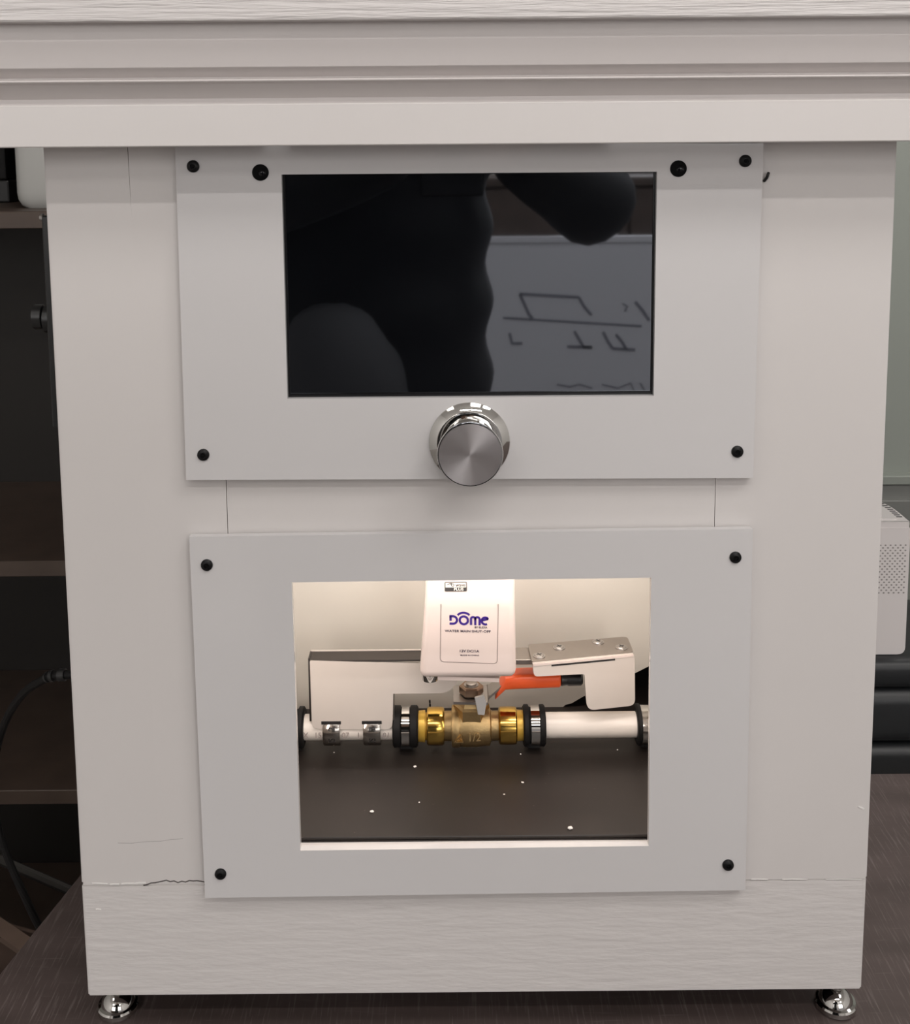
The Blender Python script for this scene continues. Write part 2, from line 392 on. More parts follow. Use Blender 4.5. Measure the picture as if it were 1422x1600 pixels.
obj('rail', bx((sl, 0.0004, zmid_b), (sr, FT, zmid_t)), m_paint, cab)
obj('rail', bx((sl, 0.0004, at(711, 300, 0).z+.012), (sr, FT, ZTOP)), m_paint, cab)
obj('rail', bx((sl, 0, zr), (sr, FT, FLZ-.001)), m_paint, cab)
b = prism(bm_new(), [(-W2+.0005, ZB), (W2-.0006, ZB), (W2-.0002, zr), (-W2, zr)], 0, FT)
bmesh.ops.bevel(b, geom=[e for e in b.edges], offset=.0011, segments=2, affect='EDGES')
obj('bottom_rail', b, m_paint_rough, cab)
for s in (-1, 1):
    obj('side_panel', bx((s*W2, FT, ZB), (s*(W2-.018), DEP, ZTOP)), m_paint, cab)
obj('back_panel', bx((-W2+.018, DEP-.01, ZB), (W2-.018, DEP, ZTOP)), m_black, cab)
obj('base_panel', bx((-W2+.018, FT, ZB), (W2-.018, DEP-.01, ZB+.012)), m_black, cab)
obj('inner_floor', bx((-W2+.018, FT, FLZ-.006), (W2-.018, DEP-.01, FLZ)), m_infloor, cab)
zlip = at(740, 1301, FT+.004).z
obj('floor_lip', bx((-.13, FT+.0005, FLZ), (.13, FT+.004, FLZ+.0022), .0004), m_infloor, cab)
CVZ = zmid_b+.028
obj('cavity_ceiling', bx((-W2+.018, FT, CVZ), (W2-.018, DEP-.01, CVZ+.008)), m_cavity, cab)
# cream inner panel with a ragged lower edge
BY = .190
edge = [(400, 1114), (520, 1113), (640, 1112), (760, 1112), (840, 1112), (858, 1109), (866, 1107), (878, 1106), (884, 1101), (893, 1099), (905, 1092), (912, 1088), (930, 1082), (960, 1070), (990, 1053), (1016, 1040), (1060, 1022)]
pl = [at(x, y, BY) for x, y in edge]
pts = [(p.x, p.z) for p in pl]+[(W2-.02, CVZ), (-W2+.02, CVZ)]
pts = [(-W2+.02, pts[0][1])]+pts[:-2]+[(W2-.02, pts[len(edge)-1][1]+.02)]+pts[-2:]
obj('inner_panel', prism(bm_new(), pts, BY, BY+.006), m_back, cab)
pc_ = [at(x, y, 0) for x, y in ((184, 1317), (205, 1317.5), (228, 1315), (250, 1314.5), (268, 1311.5), (286, 1310.5))]
obj('paint_crack', stroke(bm_new(), [(p.x, p.z) for p in pc_], .00022, -.00006, .0003), mat('crack_grey', (.33, .3, .29), .7), cab)
pc_ = []
for x in range(224, 322, 6):
    pc_.append(at(x, 1378.5-max(0, 236-x)*-.25+(2.0*math.sin(x*.31)*math.cos(x*.17) if x > 232 else 2)-(1.5 if x > 250 else 0), 0))
obj('joint_crack', stroke(bm_new(), [(p.x, p.z) for p in pc_], .00075, -.00008, .0003), mat('crack_dirt', (.07, .06, .055), .9), cab)  # dark strip paints the shade inside the open joint
for x0, x1, y0, y1, wd in ((144, 168, 1380, 1381, .0006), (172, 186, 1382, 1381.5, .0009), (190, 212, 1381, 1380.5, .0008), (212, 228, 1380.5, 1379.5, .0011), (150, 158, 1420.5, 1421, .0006), (1174, 1200, 1374, 1374, .0005), (1222, 1262, 1374, 1374, .0004), (1290, 1346, 1374, 1374, .0004), (1341, 1350, 1260, 1264, .0009)):
    a_, b_ = at(x0, y0, 0), at(x1, y1, 0)
    obj('paint_flake', stroke(bm_new(), [(a_.x, a_.z), ((a_.x*.6+b_.x*.4), a_.z*.5+b_.z*.5+.0002), (b_.x, b_.z)], wd, -.00035, .0003), m_chipw, cab)
# feet
def foot(px):
    p = on(px, 1600 if px < 700 else 1596, 0); y = p.y+.0135
    r = obj('levelling_foot', lathe(bm_new(), [(0, .0124), (.001, .0137), (.0042, .0138), (.0054, .0130), (.0060, .0113), (.0085, .0104), (.0118, .0080), (.0135, .0056), (.0145, .004)], (p.x, y, 0), 'Z', 36), m_chrome, cab, True)
    obj('stem', lathe(bm_new(), [(.0145, .004), (ZB, .004)], (p.x, y, 0), 'Z', 16), m_chrome, r, True)
    obj('lock_nut', lathe(bm_new(), [(.020, .0075), (.026, .0075)], (p.x, y, 0), 'Z', 6), m_steel, r)
    return r, p.x, y
for px in (176, 1316): _, fx, fy = foot(px)
for x in (-.238, .2385):
    r = obj('levelling_foot', lathe(bm_new(), [(0, .0122), (.0012, .0135), (.0034, .0136), (.0066, .0116), (.009, .0102), (.012, .0072), (.0145, .004), (ZB, .004)], (x, DEP-.03, 0), 'Z', 24), m_chrome, cab, True)
# crown
def zz(y, Y): return at(711, y, Y).z
XL, XR = -.335, .335
obj('face_board', bx((XL, -.040, zz(226, -.04)), (XR, 0, zz(160, -.04)), .0006), m_paint, cab)
prof = [(0, zz(160, -.04)), (-.0325, zz(160, -.04)), (-.0325, zz(151, -.0325))]
prof += [(-.0330, zz(150, -.033)), (-.0420, zz(129, -.042)), (-.0440, zz(126.5, -.044))]
zb0, zb1 = zz(126, -.0455), zz(120.5, -.0455)
for k in range(7):
    a = -PI/2+PI*k/6; prof.append((-.0440-.0022*math.cos(a), (zb0+zb1)/2+(zb1-zb0)/2*math.sin(a)))
prof += [(-.0405, zz(119.6, -.0405)), (-.0405, zz(118, -.0405))]
prof += [(-.0475, zz(103.5, -.0475)), (-.0480, zz(102, -.048)), (-.0515, zz(60, -.0515)), (-.0525, ZTOP), (0, ZTOP)]
obj('crown_moulding', extrude_x(bm_new(), prof, XL-.002, XR+.002), m_mould, cab)
obj('top_board', bx((XL-.02, -.0625, ZTOP), (XR+.02, DEP+.02, ZTOP+.04), .0012, 2), m_paint_grain, cab)
# hardware on the cabinet's sides
p = at(58, 498, .06); lt = obj('side_latch', bx((-W2-.0042, .003, at(66, 664, .01).z), (-W2, .05, at(66, 336, .01).z), .0008), m_blackpl, cab)
obj('latch_knob', lathe(bm_new(), [(-.0185, .0075), (-.0178, .0092), (-.009, .0092), (-.0085, .0075), (-.0036, .007)], (-W2, .04, at(66, 498, .04).z), 'X', 20), m_blackpl, lt, True)
obj('latch_bolt', lathe(bm_new(), [(-.0255, .0062), (-.025, .0080), (-.0195, .0080), (-.0185, .006)], (-W2, .04, at(66, 495, .04).z), 'X', 18), m_blackpl, lt, True)
obj('screw', lathe(bm_new(), [(-.0062, .0018), (-.0042, .0026)], (-W2, .0065, at(66, 340, .0065).z), 'X', 12), m_steel, lt, True)
zt1 = at(1392, 447, .03).z
obj('side_button', lathe(bm_new(), [(0, .0085), (.0030, .0085), (.0038, .0076)], (W2, .03, zt1), 'X', 24), m_blackpl, cab, True)
# ---- faceplates
def plate_rect(cx, cz, wd, ht, a):
    ca, sa = math.cos(a), math.sin(a)
    return [(cx+x*wd/2*ca-z*ht/2*sa, cz+x*wd/2*sa+z*ht/2*ca) for x, z in ((-1, 1), (1, 1), (1, -1), (-1, -1))]
PF, PB = -.007, -.002
def plate(name, q, h):
    bm = prism(bm_new(), plate_rect(*q), PF, PB, plate_rect(*h))
    return obj(name, bm, m_acryl, cab)
up = plate('upper_faceplate', (-.0011, .4672+DZ, .3462, .2032, -.0044), (-.0008, .4841+DZ, .2216, .1352, .0002))
lowp = plate('lower_faceplate', (-.0003, .2114+DZ, .3463, .2400, .0062), (-.0004, .2121+DZ, .2220, .1783, .0052))
scr_mesh = [None]
def screw(px, py, parent):
    p = at(px, py, PF-.0015)
    if scr_mesh[0] is None:
        bm = lathe(bm_new(), [(PB, .0015), (PF, .0015), (PF, .0037), (PF-.001, .0036), (PF-.0019, .0026), (PF-.0021, .0016), (PF-.0012, .0014)], (p.x, 0, p.z), 'Y', 20)
        s = obj('screw', bm, m_blackscrew, parent, True, origin=(p.x, PF, p.z)); scr_mesh[0] = s
        h = obj('hex_socket', lathe(bm_new(), [(PF-.0015, .0013), (PF-.0011, .0013)], (p.x, 0, p.z), 'Y', 6), m_hole, s)
        scr_mesh.append(h)
    else:
        s = clone(scr_mesh[0], (p.x, PF, p.z), parent, 'screw')
        clone(scr_mesh[1], (p.x, PF-.0013, p.z), s, 'hex_socket')
for x, y in ((301, 260), (1165.5, 251.5), (1153, 706.5), (317, 711.5)): screw(x, y, up)
for x, y in ((322.5, 884), (1150, 872), (1138.5, 1353.5), (344, 1367.5)): screw(x, y, lowp)
for x, y in ((407, 269.5), (1060, 263.5)):
    p = at(x, y, PF)
    s = obj('sensor', lathe(bm_new(), [(PB, .0049), (PF-.0005, .0049), (PF-.0007, .0046), (PF-.0007, .001)], (p.x, 0, p.z), 'Y', 28), m_hole, up, True)
    ln = lathe(bm_new(), [(PF-.0006, .0024), (PF-.0010, .0021), (PF-.0015, .0012), (PF-.0016, .0004)], (p.x+.0011, 0, p.z-.0003), 'Y', 20)
    obj('lens', ln, m_lens, s, True)
# small wire end poking out at the plate's right edge
p = at(1199, 275, -.003)
tube_b = tube(bm_new(), spline([at(1194, 283, -.0006), at(1198, 278, -.0025), at(1200, 273, -.003), at(1201, 270, -.0024)], 4), .0009, 8)
obj('wire_end', tube_b, m_blackpl, up, True)
# soft sticker at the upper right corner (clear film)
# ---- touchscreen (behind the upper plate's opening)
sc = obj('touchscreen', bx((-.1215, .0012, .4841+DZ-.076), (.1200, .0032, .4841+DZ+.078)), m_bezel, cab)
obj('glass', prism(bm_new(), plate_rect(-.0008, .4841+DZ+.0008, .2190, .1322, .0002), -.0022, .0012), m_glass, sc)
bz = prism(bm_new(), plate_rect(-.0008, .4841+DZ, .2215, .1351, .0002), -.0030, .0012, plate_rect(-.0008, .4841+DZ+.0008, .2191, .1323, .0002))
obj('bezel', bz, m_bezel, sc)
# ---- control knob
kb = at(733.5, 690, PF); kx, kz = kb.x, kb.z
KL = .0285
v = lathe(bm_new(), [(PF, .0243), (PF-.0008, .0246), (PF-.0014, .0245), (PF-.0050, .0198), (PF-.0051, .0194), (PF-.0050, .0170)], (kx, 0, kz), 'Y', 64)
kn = obj('control_knob', v, m_chrome, cab, True)
fy_ = PF-KL
obj('knob_barrel', lathe(bm_new(), [(PF-.004, .0176), (fy_+.0035, .0176), (fy_+.0030, .0192), (fy_+.0012, .0194), (fy_+.0002, .0190), (fy_+.0002, .0180)], (kx, 0, kz), 'Y', 64), m_chrome, kn, True)
bm = bm_new(); c0 = bm.verts.new((kx, fy_-.0001, kz)); prev = [c0]
rings = []
for r_ in (.004, .009, .014, .0184):
    rings.append([bm.verts.new((kx+r_*math.cos(2*PI*i/72), fy_-.0001, kz+r_*math.sin(2*PI*i/72))) for i in range(72)])
for i in range(72): bm.faces.new((c0, rings[0][i], rings[0][(i+1) % 72]))
for k in range(3):
    for i in range(72): bm.faces.new((rings[k][i], rings[k+1][i], rings[k+1][(i+1) % 72], rings[k][(i+1) % 72]))
obj('knob_face', bm, m_spun, kn, True, origin=(kx, fy_, kz))
# ---- LED strip in the cavity
LZ = zmid_b+.008
ls = obj('led_strip', bx((-.14, FT, LZ-.006), (.14, FT+.0035, LZ+.006), .0005), m_router, cab)
for i in range(12):
    x = -.128+i*.0233
    if i == 0: led = obj('led', bx((x-.0025, FT+.0035, LZ-.0025), (x+.0025, FT+.0045, LZ+.0025)), m_led, ls)
    else: clone(led, (x, FT+.004, LZ), ls, 'led')
def led_lamp(parent, loc, rot, sx, watts):
    l = bpy.data.lights.new('led_lamp', 'AREA'); l.shape = 'RECTANGLE'; l.size = sx; l.size_y = .010; l.energy = watts; l.color = (1, .895, .82)
    lo = bpy.data.objects.new('led_lamp', l); lo.rotation_euler = rot; finish(lo, parent, Vector(loc))
led_lamp(ls, (0, FT+.0075, LZ-.002), (math.radians(50), 0, 0), .27, LED_W)
l3 = obj('led_strip', bx((-.15, .142, CVZ-.0035), (.15, .152, CVZ), .0005), m_router, cab)
for i in range(12): clone(led, (-.128+i*.0233, .147, CVZ-.004), l3, 'led').rotation_euler = (PI/2, 0, 0)
led_lamp(l3, (0, .147, CVZ-.0075), (math.radians(14), 0, 0), .29, LED_W*.9)
# the strip runs on down both sides behind the opening
for s_ in (-1, 1):
    xw = s_*.141; zc_ = LZ-.090
    l2 = obj('led_strip', bx((xw-.006, FT, zc_-.07), (xw+.006, FT+.0035, zc_+.07), .0005), m_router, cab)
    for i in range(6): clone(led, (xw, FT+.004, zc_-.058+i*.0233), l2, 'led')
    d_ = Vector((-s_*.75, 1, -.05)).normalized()
    led_lamp(l2, (xw-s_*.004, FT+.0085, zc_), (d_.to_track_quat('-Z', 'X') @ Quaternion((0, 0, 1), 0)).to_euler(), .14, LED_W*.26)
# ------------------------------------------------------------------ plumbing in the cavity
PYc = .128
pz = at(900, 1132.5, PYc).z; PR = (at(900, 1114, PYc).z-at(900, 1151, PYc).z)/2*.985
def X(px, py=1135, Y=PYc-.008): return at(px, py, Y).x
def pipe(xa, xb, label):
    bm = lathe(bm_new(), [(xa, PR*.8), (xa, PR), (xb, PR), (xb, PR*.8)], (0, PYc, pz), 'X', 40)
    return tag(obj('water_pipe', bm, m_pipe, None, True), label, 'pipe')
pl_ = pipe(-.225, X(655), 'white plastic water pipe left of the brass valve, with faint print')
pr_ = pipe(X(818), .225, 'plain white plastic water pipe right of the brass valve')
txt = 'X  15:  07  1M  01'
# faint print on the left pipe
for s, px in (('X', 478), ('15', 497), ('07', 540), ('1', 560), ('01', 604)):
    text_obj('print', s, at(px, 1148, PYc-PR*.97)+Vector((0, -.0012, 0)), .0055, m_line, pl_, rot=(math.radians(65), 0, 0))
def cushion_clamp(pa, pb, ma, mb, label):
    xa, xb, xm, xn = X(pa), X(pb), X(ma), X(mb)
    R_ = PR+.0042
    t = empty('pipe_clamp', ((xa+xb)/2, PYc, FLZ), label, 'clamp', 'black cushioned pipe clamps')
    lip = min((xm-xa), (xb-xn))*.86
    obj('cushion', lathe(bm_new(), [(xa, PR+.0004), (xa, R_), (xa+.001, R_+.0014), (xa+lip, R_+.0014), (xa+lip+.001, R_-.0006), (xb-lip-.001, R_-.0006), (xb-lip, R_+.0014), (xb-.001, R_+.0014), (xb, R_), (xb, PR+.0004)], (0, PYc, pz), 'X', 36), m_rubber, t, True)
    obj('band', lathe(bm_new(), [(xm, R_-.0009), (xm, R_+.0006), (xn, R_+.0006), (xn, R_-.0009)], (0, PYc, pz), 'X', 36), m_chrome, t, True)
    zfoot = FLZ
    obj('mounting_tab', bx(((xa+xb)/2-.005, PYc+.001, zfoot), ((xa+xb)/2+.005, PYc+.018, pz-R_+.002)), m_black, t)
cushion_clamp(613.5, 653, 627.5, 639.5, 'black cushioned clamp with metal band just left of the brass valve')
cushion_clamp(818, 853, 830, 843.5, 'black cushioned clamp with metal band just right of the brass valve')
cushion_clamp(996, 1032, 1003.5, 1016.5, 'black cushioned clamp cut off by the right edge of the window')
cushion_clamp(442, 474, 452, 461, 'black cushioned clamp cut off by the left edge of the window')
# brass ball valve
val = empty('ball_valve', (X(737), PYc, FLZ), 'brass push-fit ball valve with an orange lever handle on the pipe', 'valve')
k = PR/.0093
def vl(name, prof, m, n=40): return obj(name, lathe(bm_new(), prof, (0, PYc, pz), 'X', n), m, val, True)
g = lambda px: X(px)
vl('release_collar', [(g(653.5), PR), (g(653.5), PR*1.18), (g(664), PR*1.22), (g(664), PR*1.05), (g(668), PR*1.05)], m_collar)
vl('push_fitting', [(g(666), PR*1.1), (g(667), PR*1.38), (g(669), PR*1.46), (g(681), PR*1.48), (g(691), PR*1.46), (g(694), PR*1.36), (g(695), PR*1.1)], m_brassp)
vl('release_collar', [(g(820.5), PR), (g(820.5), PR*1.16), (g(808), PR*1.2), (g(808), PR*1.05), (g(804), PR*1.05)], m_collar)
vl('push_fitting', [(g(809), PR*1.1), (g(808), PR*1.36), (g(806), PR*1.44), (g(793), PR*1.46), (g(782), PR*1.44), (g(780), PR*1.34), (g(779), PR*1.1)], m_brassp)
body = vl('valve_body', [(g(693), PR*1.0), (g(693.5), PR*1.14), (g(705.5), PR*1.16), (g(706), PR*1.56), (g(708), PR*1.62), (g(717), PR*1.62), (g(719), PR*1.55), (g(728), PR*1.60), (g(742), PR*1.60), (g(754), PR*1.55), (g(756), PR*1.52), (g(764), PR*1.52), (g(766), PR*1.46), (g(767.5), PR*1.2), (g(770), PR*1.14), (g(779), PR*1.14), (g(780), PR*1.0)], m_brass, 48)
# cast-in marks on the valve: an arrow triangle and size figures
yv = PYc-PR*1.5
bm = bm_new(); p = at(718, 1157, yv-.003)
tri = [(p.x-.0032, p.z-.0022), (p.x+.0028, p.z-.0022), (p.x+.0012, p.z+.0030), (p.x-.0032, p.z-.0022)]
stroke(bm, tri, .0007, yv-.0022, yv+.003); obj('arrow_mark', bm, m_brass, body)
text_obj('size_mark', '1/2', at(741, 1152, yv-.0012)+Vector((0, -.0004, 0)), .008, m_brass, body, rot=(math.radians(78), 0, 0), thick=.0008)
# bonnet, stem and nut
sx_ = X(737); zt_ = pz+PR*1.3
nutz = at(737, 1080, PYc).z
obj('bonnet', lathe(bm_new(), [(zt_-.004, .0135), (zt_+.005, .0135), (zt_+.0065, .0115), (nutz-.005, .0095)], (sx_, PYc, 0), 'Z', 6), m_brass, val)
obj('stem', lathe(bm_new(), [(nutz-.006, .0055), (nutz+.0055, .0055)], (sx_, PYc, 0), 'Z', 20), m_steel, val, True)
nt = obj('hex_nut', lathe(bm_new(), [(nutz-.0008, .0092), (nutz+.0042, .0092), (nutz+.0052, .0080)], (sx_, PYc, 0), 'Z', 6), mat('bronze_nut', (.30, .21, .15), .3, 1), val)
obj('stem_end', lathe(bm_new(), [(nutz+.0052, .0040), (nutz+.0068, .0040), (nutz+.0072, .0032)], (sx_, PYc, 0), 'Z', 18), m_steel_dark, val, True)
# lever: plate round the stem, bent up to the right into the orange sleeve
lev = bm_new()
zpl = nutz-.0028
xe, xo = X(772, 1085), X(786, 1075)
zsl = at(830, 1066, PYc-.006).z
path = [(sx_-.0135, zpl), (sx_+.012, zpl), (xe-.004, zpl+.002), (xo, zsl-.002), (X(850), zsl), (X(905), zsl+.001)]
wid = [.0125, .0140, .0095, .0070, .0068, .0066]
prev = None
for (x, z), wv in zip(path, wid):
    ring = [lev.verts.new((x, PYc+a*wv, z+b_*.0010)) for a, b_ in ((-1, -1), (1, -1), (1, 1), (-1, 1))]
    if prev:
        for i in range(4): lev.faces.new((prev[i], prev[(i+1) % 4], ring[(i+1) % 4], ring[i]))
    else: lev.faces.new(ring[::-1])
    prev = ring
lev.faces.new(prev)
lv = obj('lever', lev, m_steel, val)
# stop tab hanging at the front of the lever plate
tabp = [at(x, y, PYc-.0145) for x, y in ((742, 1090), (756, 1086), (760, 1098), (757, 1117), (747, 1116))]
obj('stop_tab', prism(bm_new(), [(p.x, p.z) for p in tabp], PYc-.0150, PYc-.0132), mat('zinc_plate', (.62, .61, .60), .4, .45), lv)
# orange vinyl sleeve, tapering start
slv = bm_new(); prev = None
sp_ = [(X(774, 1092), zpl+.0005, .0078, .0010), (X(778), zpl+.004, .0085, .0030), (X(790), zsl-.001, .0088, .0052), (X(806), zsl, .0088, .0058), (X(874), zsl+.001, .0088, .0058), (X(876), zsl+.001, .0080, .0050)]
for x, z, a, h in sp_:
    ring = [slv.verts.new((x, PYc+math.copysign(abs(math.cos(t))**.6, math.cos(t))*a, z+math.copysign(abs(math.sin(t))**.6, math.sin(t))*h)) for t in [2*PI*i/16 for i in range(16)]]
    if prev:
        for i in range(16): slv.faces.new((prev[i], prev[(i+1) % 16], ring[(i+1) % 16], ring[i]))
    else: slv.faces.new(ring[::-1])
    prev = ring
slv.faces.new(prev); obj('lever_sleeve', slv, m_orange, lv, True)
bm = bm_new(); prev = None
for x, a, h in ((X(876), .0075, .0050), (X(878), .0085, .0060), (X(886), .0078, .0055), (X(889), .0085, .0060), (X(908), .0085, .0058), (X(911), .0070, .0045)):
    ring = [bm.verts.new((x, PYc+math.cos(2*PI*i/16)*a, zsl+.001+math.sin(2*PI*i/16)*h)) for i in range(16)]
    if prev:
        for i in range(16): bm.faces.new((prev[i], prev[(i+1) % 16], ring[(i+1) % 16], ring[i]))
    else: bm.faces.new(ring[::-1])
    prev = ring
bm.faces.new(prev); obj('lever_tip', bm, m_blackpl, lv, True)
# ------------------------------------------------------------------ shut-off actuator
dev = empty('shutoff_actuator', (X(732), .11, pz), 'white motorised water shut-off unit clamped above the brass valve', 'actuator')
DF = .085; DB = .122
def dp(x, y, Y=DF): p = at(x, y, Y); return (p.x, p.z)
topz = CVZ-.012
# front outline: tilts back above y=940
zb1_ = dp(735, 942)[1]; zb2_ = dp(735, 1061)[1]
xL0, xR0 = dp(656, 1050)[0], dp(807, 1050)[0]; xL1, xR1 = dp(663.5, 942)[0], dp(805.5, 942)[0]; xL2, xR2 = dp(665, 905, DF+.004)[0], dp(806, 905, DF+.004)[0]
bm = bm_new(); ringsv = []
def section(z, xl_, xr_, yf, yb_, rad):
    pts = rounded([(xl_, yf), (xr_, yf), (xr_, yb_), (xl_, yb_)], rad, 4)
    return [bm.verts.new((p.x, p.y, z)) for p in pts]
secs = [(zb2_, xL0+.004, xR0-.004, DF+.005, DB-.002, .003), (zb2_+.0009, xL0+.0018, xR0-.0018, DF+.0022, DB, .004), (zb2_+.003, xL0+.0005, xR0-.0005, DF+.0005, DB, .005), (zb2_+.006, xL0, xR0, DF, DB, .005),
        (zb1_-.004, xL1-.0002, xR1, DF, DB, .005), (zb1_, xL1, xR1, DF+.0006, DB, .005), (zb1_+.004, xL1+.0003, xR1, DF+.0022, DB, .005), (dp(735, 905)[1], xL2, xR2, DF+.008, DB, .005), (dp(735, 905)[1]+.012, xL2+.002, xR2-.002, DF+.0145, DB, .004), (dp(735, 905)[1]+.016, xL2+.006, xR2-.006, DF+.019, DB-.004, .003)]
for s_ in secs: ringsv.append(section(*s_))
n = len(ringsv[0])
for k in range(len(ringsv)-1):
    for i in range(n): bm.faces.new((ringsv[k][i], ringsv[k][(i+1) % n], ringsv[k+1][(i+1) % n], ringsv[k+1][i]))
bm.faces.new(ringsv[0][::-1]); bm.faces.new(ringsv[-1])
hs = obj('housing', bm, m_device, dev, True)
# base step under the housing
pts = [dp(684, 1057, DF+.004), dp(780, 1060, DF+.004), dp(780, 1066, DF+.004), dp(684, 1062.5, DF+.004)]
obj('base_step', prism(bm_new(), pts, DF+.004, DB-.004), m_device, dev)
p = at(672, 1057, DF+.010)
obj('screw', lathe(bm_new(), [(p.z-.0042, .003), (p.z-.003, .0058), (p.z+.001, .0064), (p.z+.004, .0064)], (p.x, DF+.012, 0), 'Z', 16), m_chrome, dev, True)
# label window outline (fine groove line), raised .1 mm
LY = DF-.0001
bm = bm_new()
outl = rounded([dp(689, 944), dp(688, 1034), dp(777, 1037), dp(778.5, 944)], [0, .003, .003, 0], 5)
stroke(bm, [tuple(v) for v in outl], .00045, LY, LY+.0004)
obj('label_groove', bm, m_line, hs)
# writing: purple wordmark built from strokes, rest in small sans capitals
bm = bm_new(); IY0, IY1 = LY-.00005, LY+.0004
U = (dp(763, 965)[0]-dp(702, 965)[0]); sw = U*.058
def gp(x, z):   # glyph space: x 0..1 over the wordmark, z in units of U
    o = dp(702.5, 974.2); return (o[0]+x*U, o[1]+z*U-.0012*x)
def arc(cx, cz, r, a0, a1, n=16, rz=None):
    return [gp(cx+r*math.cos(math.radians(a0+(a1-a0)*i/n)), cz+(rz or r)*math.sin(math.radians(a0+(a1-a0)*i/n))) for i in range(n+1)]
H_ = .20
stroke(bm, [gp(0, .20), gp(.09, .20)]+arc(.09, .10, .10, 90, -90)+[gp(0, 0.0)], sw, IY0, IY1)
stroke(bm, [gp(.026, .20), gp(.026, .075)], sw, IY0, IY1)
stroke(bm, arc(.365, .10, .105, 0, 360, 28), sw, IY0, IY1)
stroke(bm, arc(.365, .10, .205, 140, 44, 14), sw*.95, IY0, IY1)
stroke(bm, [gp(.55, -.02), gp(.55, .12)]+arc(.605, .14, .055, 180, 0, 10)+[gp(.66, -.02)], sw, IY0, IY1)
stroke(bm, [gp(.66, .12)]+arc(.715, .14, .055, 180, 0, 10)+[gp(.77, -.02)], sw, IY0, IY1)
stroke(bm, [gp(.84, .115), gp(.985, .155)]+arc(.915, .10, .092, 40, 300, 20), sw, IY0, IY1)
obj('wordmark', bm, m_ink_b, hs)
def tx(name, s, px, py, wpx, m, rot=0, hpx=None, bold=0):
    c = at(px, py, IY0); o = text_obj(name, s, c, .004, m, hs, rot=(PI/2, rot, 0), thick=.00004, bold=bold)
    me = o.data; xs = [v.co.x for v in me.vertices]; zs = [v.co.z for v in me.vertices]
    kx_ = (wpx/ (F_PX/ (CAM.y*-1+IY0)) *1.03)/(max(xs)-min(xs)); kz_ = kx_ if not hpx else (hpx/(F_PX/(CAM.y*-1+IY0))*1.03)/(max(zs)-min(zs))
    me.transform(Matrix.Diagonal((kx_, 1, kz_, 1))); return o
tx('lettering', 'BY ELEXA', 751.5, 980.5, 20, m_ink_g, .02, bold=.00007)
tx('lettering', 'WATER MAIN SHUT-OFF', 731, 986.5, 73, m_ink_g, .03, 5.6, bold=.00007)
tx('lettering', '12V DC/1A', 733, 1017.5, 31, m_ink_g, .03, 5.0, bold=.00007)
tx('lettering', 'MADE IN CHINA', 734, 1024, 30, m_ink_g, .03, 2.8, bold=.00004)
# badge near the top, on the sloping upper face
bc = at(712.2, 914.5, DF+.0072)
_k = (bc.z-(zb1_+.004))/(dp(735, 905)[1]-zb1_-.004); bc.y = DF+.0022+_k*.0058-.0002
slope = math.atan2(.0058, dp(735, 905)[1]-zb1_-.004)
def tilt(o):
    o.rotation_euler = (-slope, 0, 0); return o
bw, bh = .0157, .0065
bm = prism(bm_new(), rounded([(bc.x-bw/2, bc.z-bh/2), (bc.x+bw/2, bc.z-bh/2), (bc.x+bw/2, bc.z+bh/2), (bc.x-bw/2, bc.z+bh/2)], .0008, 3), bc.y-.0003, bc.y+.0006)
bd = tilt(obj('badge', bm, m_ink_k, dev))
def bobj(name, bm, m): 
    return obj(name, bm, m, bd)
b = prism(bm_new(), [(bc.x-bw/2+.0006, bc.z-.0005), (bc.x+bw/2-.0006, bc.z-.0005), (bc.x+bw/2-.0006, bc.z+bh/2-.0006), (bc.x-bw/2+.0006, bc.z+bh/2-.0006)], bc.y-.0005, bc.y)
bobj('badge_field', b, m_badge)
bm = bm_new()
yA, yB = bc.y-.0007, bc.y-.0002
stroke(bm, [(bc.x-.0060, bc.z+.0012), (bc.x-.0042, bc.z+.0022), (bc.x-.0026, bc.z+.0022)], .0005, yA, yB)
stroke(bm, [(bc.x-.0042, bc.z+.0012), (bc.x-.0030, bc.z+.0018)], .0004, yA, yB)
stroke(bm, [(bc.x-.0022+.0009*math.cos(a*PI/8), bc.z+.0011+.0009*math.sin(a*PI/8)) for a in range(17)], .0005, yA, yB)
bobj('badge_mark', bm, m_ink_k)
o = text_obj('badge_text', 'wave', (bc.x+.0033, bc.y-.0006, bc.z+.0010), .0033, m_ink_k, bd, bold=.00006)
o = text_obj('badge_text', 'PLUS', (bc.x+.0020, bc.y-.0004, bc.z-.0019), .0026, m_badge, bd, sx=1.25, bold=.00006)
# ---- mounting bracket to the left, clamped to the pipe
FY = PYc-PR-.0013
def fp(x, y): p = at(x, y, FY); return (p.x, p.z)
outl = [fp(484, 1032.5), fp(700, 1037), fp(716, 1064), fp(700, 1083), fp(614.5, 1084), fp(613, 1140), fp(487.5, 1139)]
outl = rounded(outl, [.001, .001, .003, .012, .0002, .005, .005], 5)
br = obj('bracket', prism(bm_new(), [tuple(v) for v in outl], FY, FY+.0016), m_bracket, dev)
za_ = fp(560, 1033.5)[1]
x0_, x1_ = fp(484, 1032)[0], fp(720, 1036)[0]
bm = bm_new(); pts = [(FY, za_-.0002), (FY+.0005, za_+.0008), (FY+.015, za_+.0008), (FY+.015, za_-.0008), (FY+.0016, za_-.0008)]
extrude_x(bm, pts, x0_, x1_); obj('bracket_flange', bm, m_flange, br)
obj('bracket_rim', bx((x0_-.0016, FY+.003, fp(486, 1138)[1]+.004), (x0_-.0002, FY+.0155, za_+.0010)), m_flange, br)
obj('bracket_rim', bx((x0_-.0010, FY+.015, za_-.001), (x1_, FY+.0158, za_+.0016)), m_bracket, br)
